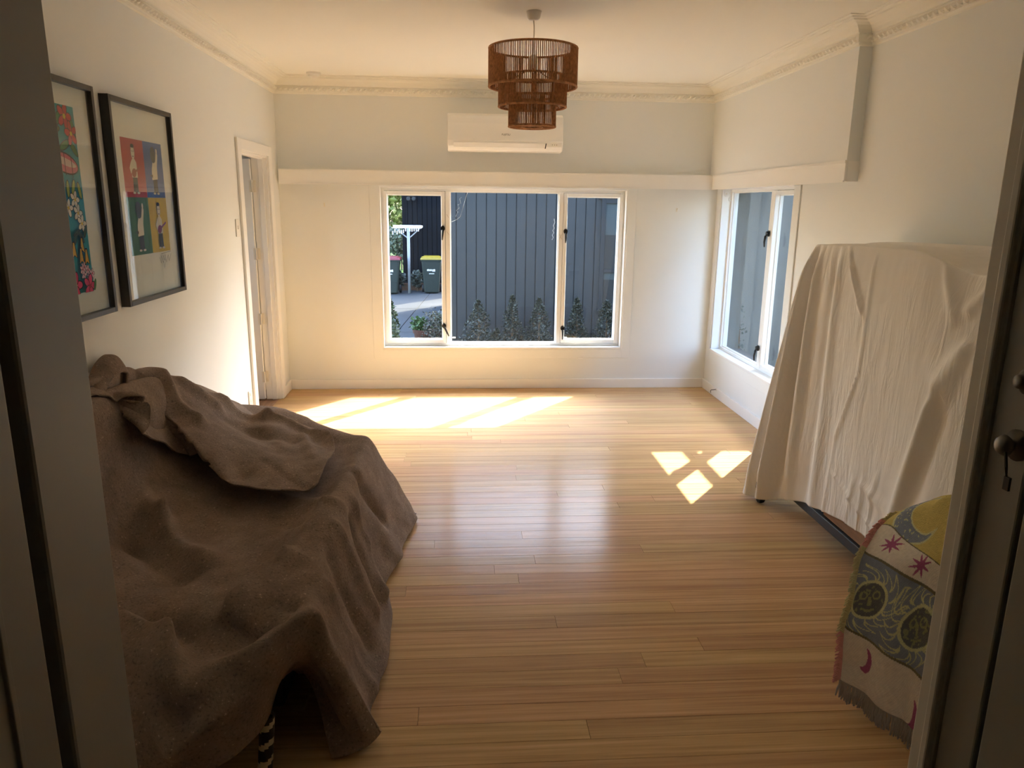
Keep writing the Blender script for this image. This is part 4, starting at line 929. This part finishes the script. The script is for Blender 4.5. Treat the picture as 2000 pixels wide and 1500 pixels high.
OG = [((-1.40, 3.42, .80), (-1.20, 3.30, .62), .045, .030), ((-1.36, 3.55, .74), (-1.22, 3.62, .60), .04, .022), ((-1.42, 3.30, .85), (-1.30, 3.18, .72), .05, -.022), ((-1.28, 3.80, .58), (-1.0, 3.72, .50), .05, .030), ((-1.0, 3.72, .50), (-.72, 3.58, .48), .045, .028),
      ((-1.15, 3.55, .52), (-.80, 3.40, .47), .07, -.022), ((-.95, 3.55, .48), (-.80, 3.25, .46), .04, .020), ((-.78, 3.50, .47), (-.66, 3.15, .47), .035, .018), ((-1.0, 3.1, .48), (-.90, 2.92, .48), .05, -.020), ((-1.1, 3.25, .50), (-1.05, 3.08, .50), .04, .022), ((-1.38, 3.05, .88), (-1.30, 2.95, .83), .03, .02), ((-1.40, 2.95, .88), (-1.34, 2.88, .85), .02, -.02)]
OG = [(Vector(a_), Vector(b_), w_*.8, h_*1.5) for a_, b_, w_, h_ in OG]
ob, _ = surface('felt_blanket', ctrl2, 180, 90, 'felt', None, odisp, .007)
tag(ob, 'smaller brown felt blanket crumpled along the sofa back and far end', 'blanket')
# bunched corner standing up against the wall
c0 = [[(-1.47, 2.90, .86), (-1.475, 2.95, .90), (-1.475, 3.03, .955), (-1.47, 3.10, .972), (-1.465, 3.15, .95), (-1.46, 3.16, .90), (-1.46, 3.14, .86)],
      [(-1.43, 2.88, .86), (-1.435, 2.94, .905), (-1.435, 3.02, .955), (-1.43, 3.10, .968), (-1.425, 3.145, .945), (-1.42, 3.15, .90), (-1.42, 3.13, .86)],
      [(-1.39, 2.86, .84), (-1.395, 2.92, .87), (-1.40, 3.0, .90), (-1.40, 3.08, .91), (-1.395, 3.12, .90), (-1.39, 3.12, .88), (-1.39, 3.10, .84)]]
o3, _ = surface('felt_roll', c0, 40, 24, 'felt', None, lambda p, n_, u, v: n_*(.006*nz(p.x*20, p.y*14, p.z*14)), .010)
tag(o3, 'rounded end of a rolled brown felt blanket standing against the left wall', 'blanket')

# ------------------------------------------------------------------ sheeted furniture on the right
fu = thing('wheeled_cabinet', 'upright wheeled furniture covered by the white dust sheet', 'furniture', (1.95, 2.95, 0))
boxobj('body', 'timber_dark', fu, 1.83, 2.12, 2.20, 3.58, .20, 1.385, bevel=.01)
boxobj('bottom_rail', 'steel_rail', fu, 1.775, 1.82, 2.18, 3.735, .075, .125, bevel=.004)
boxobj('timber_rail', 'timber', fu, 1.79, 1.83, 2.18, 3.30, .127, .19, bevel=.003)
for y_ in (2.22, 3.76):
    boxobj('foot_rail', 'steel_rail', fu, 1.64, 2.14, y_-.025, y_+.025, .080, .12, bevel=.004)
    for x in (1.665, 2.10):
        q = MB(); q.lathe([(.010, -.014), (.034, -.014), (.037, 0), (.034, .014), (.010, .014)], (x, y_, .037), 22, axis='x'); c_ = q.build('castor', 'rubber', fu, smooth=False)
        q = MB(); q.box(x-.022, x-.017, y_-.014, y_+.014, .03, .082); q.box(x+.017, x+.022, y_-.014, y_+.014, .03, .082); q.box(x-.022, x+.022, y_-.014, y_+.014, .076, .082); q.build('fork', 'galvanised', c_)
# the sheet: columns from the far end to the near end, rows from the back edge over the top to the hem
def scol(y_top, zt, y_bot, zh, xh, xt=1.775, mid_=0):
    P = [(2.14, y_top, zt-.30), (2.135, y_top, zt-.012), (2.0, y_top, zt+.004), (xt+.03, y_top, zt), (xt-.012, y_top, zt-.03)]
    for t in (.2, .4, .6, .8, 1.0):
        P.append((xt-.02+(xh-xt+.02)*t+mid_*math.sin(math.pi*t), y_top+(y_bot-y_top)*t, (zt-.03)+(zh-zt+.03)*t))
    return P
cols = [[(2.14, 3.74, 1.1), (2.14, 3.72, 1.2), (2.06, 3.73, 1.25), (1.99, 3.74, 1.22), (1.94, 3.75, 1.15), (1.92, 3.78, .92), (1.88, 3.79, .68), (1.84, 3.83, .45), (1.79, 3.86, .22), (1.75, 3.88, .06)],
        scol(3.705, 1.385, 3.885, .030, 1.66, 1.86), scol(3.69, 1.418, 3.87, .030, 1.61, 1.805), scol(3.65, 1.425, 3.82, .030, 1.60, 1.785), scol(3.58, 1.43, 3.72, .035, 1.67, 1.775), scol(3.47, 1.435, 3.62, .075, 1.735),
        scol(3.33, 1.44, 3.46, .125, 1.755), scol(3.15, 1.443, 3.24, .165, 1.765), scol(2.97, 1.447, 3.03, .195, 1.765), scol(2.80, 1.447, 2.83, .215, 1.755), scol(2.68, 1.430, 2.66, .235, 1.73),
        scol(2.55, 1.395, 2.50, .24, 1.70, 1.79), scol(2.42, 1.385, 2.36, .25, 1.71, 1.80), scol(2.30, 1.41, 2.24, .25, 1.73, 1.785), scol(2.20, 1.425, 2.18, .25, 1.74, 1.775), scol(2.13, 1.42, 2.12, .25, 1.76, 1.80)]
def crease(y_, z, A, B, w_, h, sharp=2):
    ax, az = A; bx, bz = B; dx, dz = bx-ax, bz-az; t = ((y_-ax)*dx+(z-az)*dz)/(dx*dx+dz*dz)
    if t < -.1 or t > 1.1: return 0
    d = ((y_-ax)*dz-(z-az)*dx)/math.hypot(dx, dz); e = max(0, min(1, (t+.1)/.2))*max(0, min(1, (1.1-t)/.2))
    return 1.35*h*e*math.exp(-abs(d/(w_*(.5+.7*max(0, t))))**sharp)
CRS = [((3.66, 1.40), (3.81, .05), .024, .022), ((3.62, 1.40), (3.735, .05), .020, .034), ((3.64, 1.40), (3.775, .05), .012, -.024), ((3.59, 1.38), (3.675, .08), .022, -.028), ((3.54, 1.38), (3.59, .10), .035, .022), ((3.40, 1.40), (3.44, .12), .04, -.012), ((3.34, 1.42), (3.36, .12), .045, .012),
       ((3.30, 1.44), (3.10, 1.15), .016, .014), ((3.06, 1.40), (3.08, .9), .008, .008, 1), ((3.08, .9), (3.22, .55), .009, .010, 1), ((3.22, .55), (3.26, .13), .009, .009, 1),
       ((2.42, 1.15), (2.52, .95), .05, .018), ((2.52, .95), (2.66, .30), .045, .024), ((2.46, .9), (2.56, .3), .045, -.010), ((2.95, .42), (2.70, .40), .03, .012), ((3.22, .38), (2.95, .30), .010, .010, 1), ((2.95, .30), (2.75, .27), .010, .010, 1),
       ((2.62, 1.42), (2.50, 1.22), .03, .014), ((2.34, 1.40), (2.46, 1.25), .025, .014), ((2.95, .20), (2.94, .45), .012, .007), ((2.86, .2), (2.84, .5), .012, .008), ((3.05, .2), (3.02, .42), .012, .007)]
def sdisp(p, n_, u, v):
    if n_.x > 0: n_ = -n_
    h = .004*nz(p.y*5, p.z*2.2, 7)+.002*nz(p.y*22+p.z*3, p.z*4, 1)
    f_ = max(0, min(1, (v-.40)/.08))
    c_ = sum(crease(p.y, p.z, *g) for g in CRS) if f_ else 0
    wv = .010*max(0, v-.8)*5*math.sin(p.y*34)*.35
    q_ = n_*(h*(.5+.5*f_)) + Vector((-1, -.15, 0))*(c_+wv)*f_
    return q_
sh, _ = surface('dust_sheet', [[c_[r_] for c_ in cols] for r_ in range(10)], 260, 200, 'cotton', None, sdisp, .0016)
tag(sh, 'off-white cotton dust sheet draped over tall furniture by the right wall', 'sheet')

# ------------------------------------------------------------------ chair with the patterned throw
ch = thing('armchair', 'armchair hidden under the sun and moon throw beside the doorway', 'armchair', (1.80, 1.75, 0))
boxobj('seat', 'dark_sofa', ch, 1.52, 2.10, 1.46, 1.96, .16, .42, bevel=.03)
boxobj('backrest', 'dark_sofa', ch, 1.90, 2.12, 1.40, 2.04, .16, .72, bevel=.04)
for y_ in (1.42, 2.01): boxobj('armrest', 'dark_sofa', ch, 1.52, 2.0, y_-.05, y_+.05, .16, .60, bevel=.04)
for x in (1.56, 2.06):
    for y_ in (1.42, 2.01): q = MB(); q.tube([(x, y_, 0), (x, y_, .17)], [.016, .022], 8); q.build('leg', 'timber_dark', ch)
tl = [(1.401, 2.2, .572), (1.357, 2.18, .523), (1.322, 2.16, .459), (1.298, 2.13, .355), (1.27, 2.11, .254), (1.268, 2.09, .143), (1.262, 2.075, .085)]
tr = [(1.498, 2.02, .746), (1.443, 1.94, .653), (1.414, 1.90, .591), (1.406, 1.88, .494), (1.396, 1.86, .363), (1.390, 1.845, .236), (1.378, 1.83, .070)]
r0 = [[(1.60, 2.20, .60), (1.60, 2.16, .67), (1.60, 2.09, .715), (1.66, 1.95, .74), (1.72, 1.75, .74)], [(1.47, 2.21, .612), (1.505, 2.17, .665), (1.545, 2.08, .725), (1.60, 1.92, .75), (1.66, 1.72, .75)]]
tm = [lerp3(p, q_, .35) for p, q_ in zip(tl, tr)]; tm2 = [lerp3(p, q_, .7) for p, q_ in zip(tl, tr)]
rowsT = r0 + [[tl[i], (tm[i][0]-.006, tm[i][1]+.004, tm[i][2]+(.015 if i == 0 else 0)), (tm2[i][0]-.008, tm2[i][1]-.004, tm2[i][2]), tr[i], (tr[i][0]+.075, tr[i][1]-.20, tr[i][2]+.01)] for i in range(7)]
YEL, WHT, BLU, PUR, PAL = (.66, .56, .20), (.82, .77, .70), (.26, .31, .40), (.42, .12, .26), (.68, .70, .40)
def throw_col(u, v):
    # U 0..1 from the left edge to the last visible column, V 0..1 from the top corner to the bottom hem
    U = u*4/3; V = (v*8-2)/6
    X, Y = U*.28, V*.62
    k_ = U if U < 1.3 else 1.3
    b1, b2, b3 = -.02+.37*k_, .25+.25*k_, .66+.18*k_
    def star(cx, cy, r1, r2, n):
        dx, dy = X-cx*.28, Y-cy*.62; r_ = math.hypot(dx, dy); t = math.atan2(dy, dx)
        f_ = abs(((t*n/6.2832+.1) % 1)-.5)*2; return r_ < r2+(r1-r2)*max(0, (f_-.25)/.75)**1.2 if r_ < r1 else False
    weave = .88+.12*math.sin(X*2600+Y*1500)*math.sin(Y*2100)+.10*nz(X*90, Y*90)
    def out(c): return tuple(max(0, x*weave) for x in c)
    if V < b1:
        dx, dy = X-.62*.28, Y-.03*.62; r_ = math.hypot(dx, dy); d2 = math.hypot(dx-.050, dy+.016)
        if r_ < .105 and d2 > .085:
            if r_ > .097 or d2 < .090: return out(PAL)
            if nz(X*120, Y*120, 4) > .38: return out(PAL)
            return out(BLU)
        return out(YEL)
    if abs(V-b1) < .008 or abs(V-b2) < .008 or abs(V-b3) < .006: return out((.20, .18, .12))
    if V < b2:
        for cx, cy in ((.35, .20), (.76, .345), (1.15, .50)):
            if star(cx, cy, .044, .017, 8): return out(PUR)
        return out(WHT)
    if V < b3:
        for cx, cy in ((.22, .52), (.82, .635), (1.4, .74)):
            dx, dy = (X-cx*.28)*.95, Y-cy*.62; r_ = math.hypot(dx, dy); t = math.atan2(dy, dx)
            if r_ < .125:
                wob = t+.35*math.sin(r_*60+cx*4); g = abs(((wob*13/6.2832) % 1)-.5)*2; lim = .060+.050*g+.012*math.sin(t*3+cx*9)
                if r_ > .056 and abs(r_-lim) < .0055+.012*max(0, .6-g)*.5: return out(PAL)
                if abs(r_-.056) < .0045: return out(PAL)
                if r_ < .056:
                    f_ = nz(dx*95+cx*7, dy*95, cx*3)
                    for ex in (-.020, .020):
                        if abs(math.hypot(dx-ex, dy+.014)-.011) < .0028: return out((.34, .36, .20))
                    if abs(dx) < .004 and -.01 < dy < .018: return out((.34, .36, .20))
                    if abs(dy-.032-.2*abs(dx)*-1) < .003 and abs(dx) < .02: return out((.34, .36, .20))
                    if f_ > .33: return out((.32, .34, .20))
                    return out((.14, .15, .16))
        return out(BLU)
    for cx, cy in ((.27, .815), (.90, .965), (1.5, 1.05)):
        dx, dy = X-cx*.28, Y-cy*.62
        if math.hypot(dx, dy/1.9) < .020 and math.hypot(dx+.014, (dy+.016)/1.9) > .019: return out(PUR)
    return out(WHT)
def tdisp(p, n_, u, v):
    if n_.x > 0: n_ = -n_
    f_ = max(0, (v-.35))
    return n_*(.006*nz(p.y*9, p.z*5, 3)+f_*.022*math.sin(u*17+1.2)*.8)
th, TV = surface('woven_throw', rowsT, 200, 300, 'woven_throw', None, tdisp, .005, throw_col)
tag(th, 'woven throw with sun, moon and star pattern and fringed edges', 'throw')
# fringe: left edge looped tufts (colour follows the bands), long tassels at the hem
for nm in (('fringe_pink', (.72, .36, .34)), ('fringe_olive', (.60, .56, .32)), ('fringe_grey', (.40, .37, .36))): mat(*nm, .95, .1)
q = MB(); rn = random.Random(12); W = 201
for j in range(20, 301, 1):
    v = j/300; p = TV[j*W]; V = (v*8-2)/6
    mi = 0 if (-.05 < V < .22 or V > .70) else 1
    for _ in range(2 if rn.random() < .8 else 1):
        l = rn.uniform(.012, .026); d = Vector((-.9, .35, rn.uniform(-.5, .35))).normalized()
        s_ = p+Vector((0, 0, rn.uniform(-.002, .002))); e1 = s_+d*l*.6+Vector((0, 0, rn.uniform(-.004, .006))); e2 = s_+d*l+Vector((0, 0, -.006-rn.random()*.006))
        q.tube([s_, e1, e2], [.0026, .0032, .0018], 5, mi)
stuff(q.build('side_fringe', ['fringe_pink', 'fringe_olive'], th))
q = MB()
for i in range(0, 201, 2):
    p = TV[300*W+i]
    for _ in range(2):
        l = rn.uniform(.045, .068); s_ = p+Vector((rn.uniform(-.002, .002), rn.uniform(-.002, .002), 0))
        e = s_+Vector((rn.uniform(-.012, .004), rn.uniform(-.012, .006), -min(l, s_.z-.006))); m_ = (s_+e)/2+Vector((rn.uniform(-.006, .006), rn.uniform(-.006, .002), 0))
        q.tube([s_, m_, e], [.0026, .0032, .0024], 5)
stuff(q.build('hem_fringe', 'fringe_grey', th))
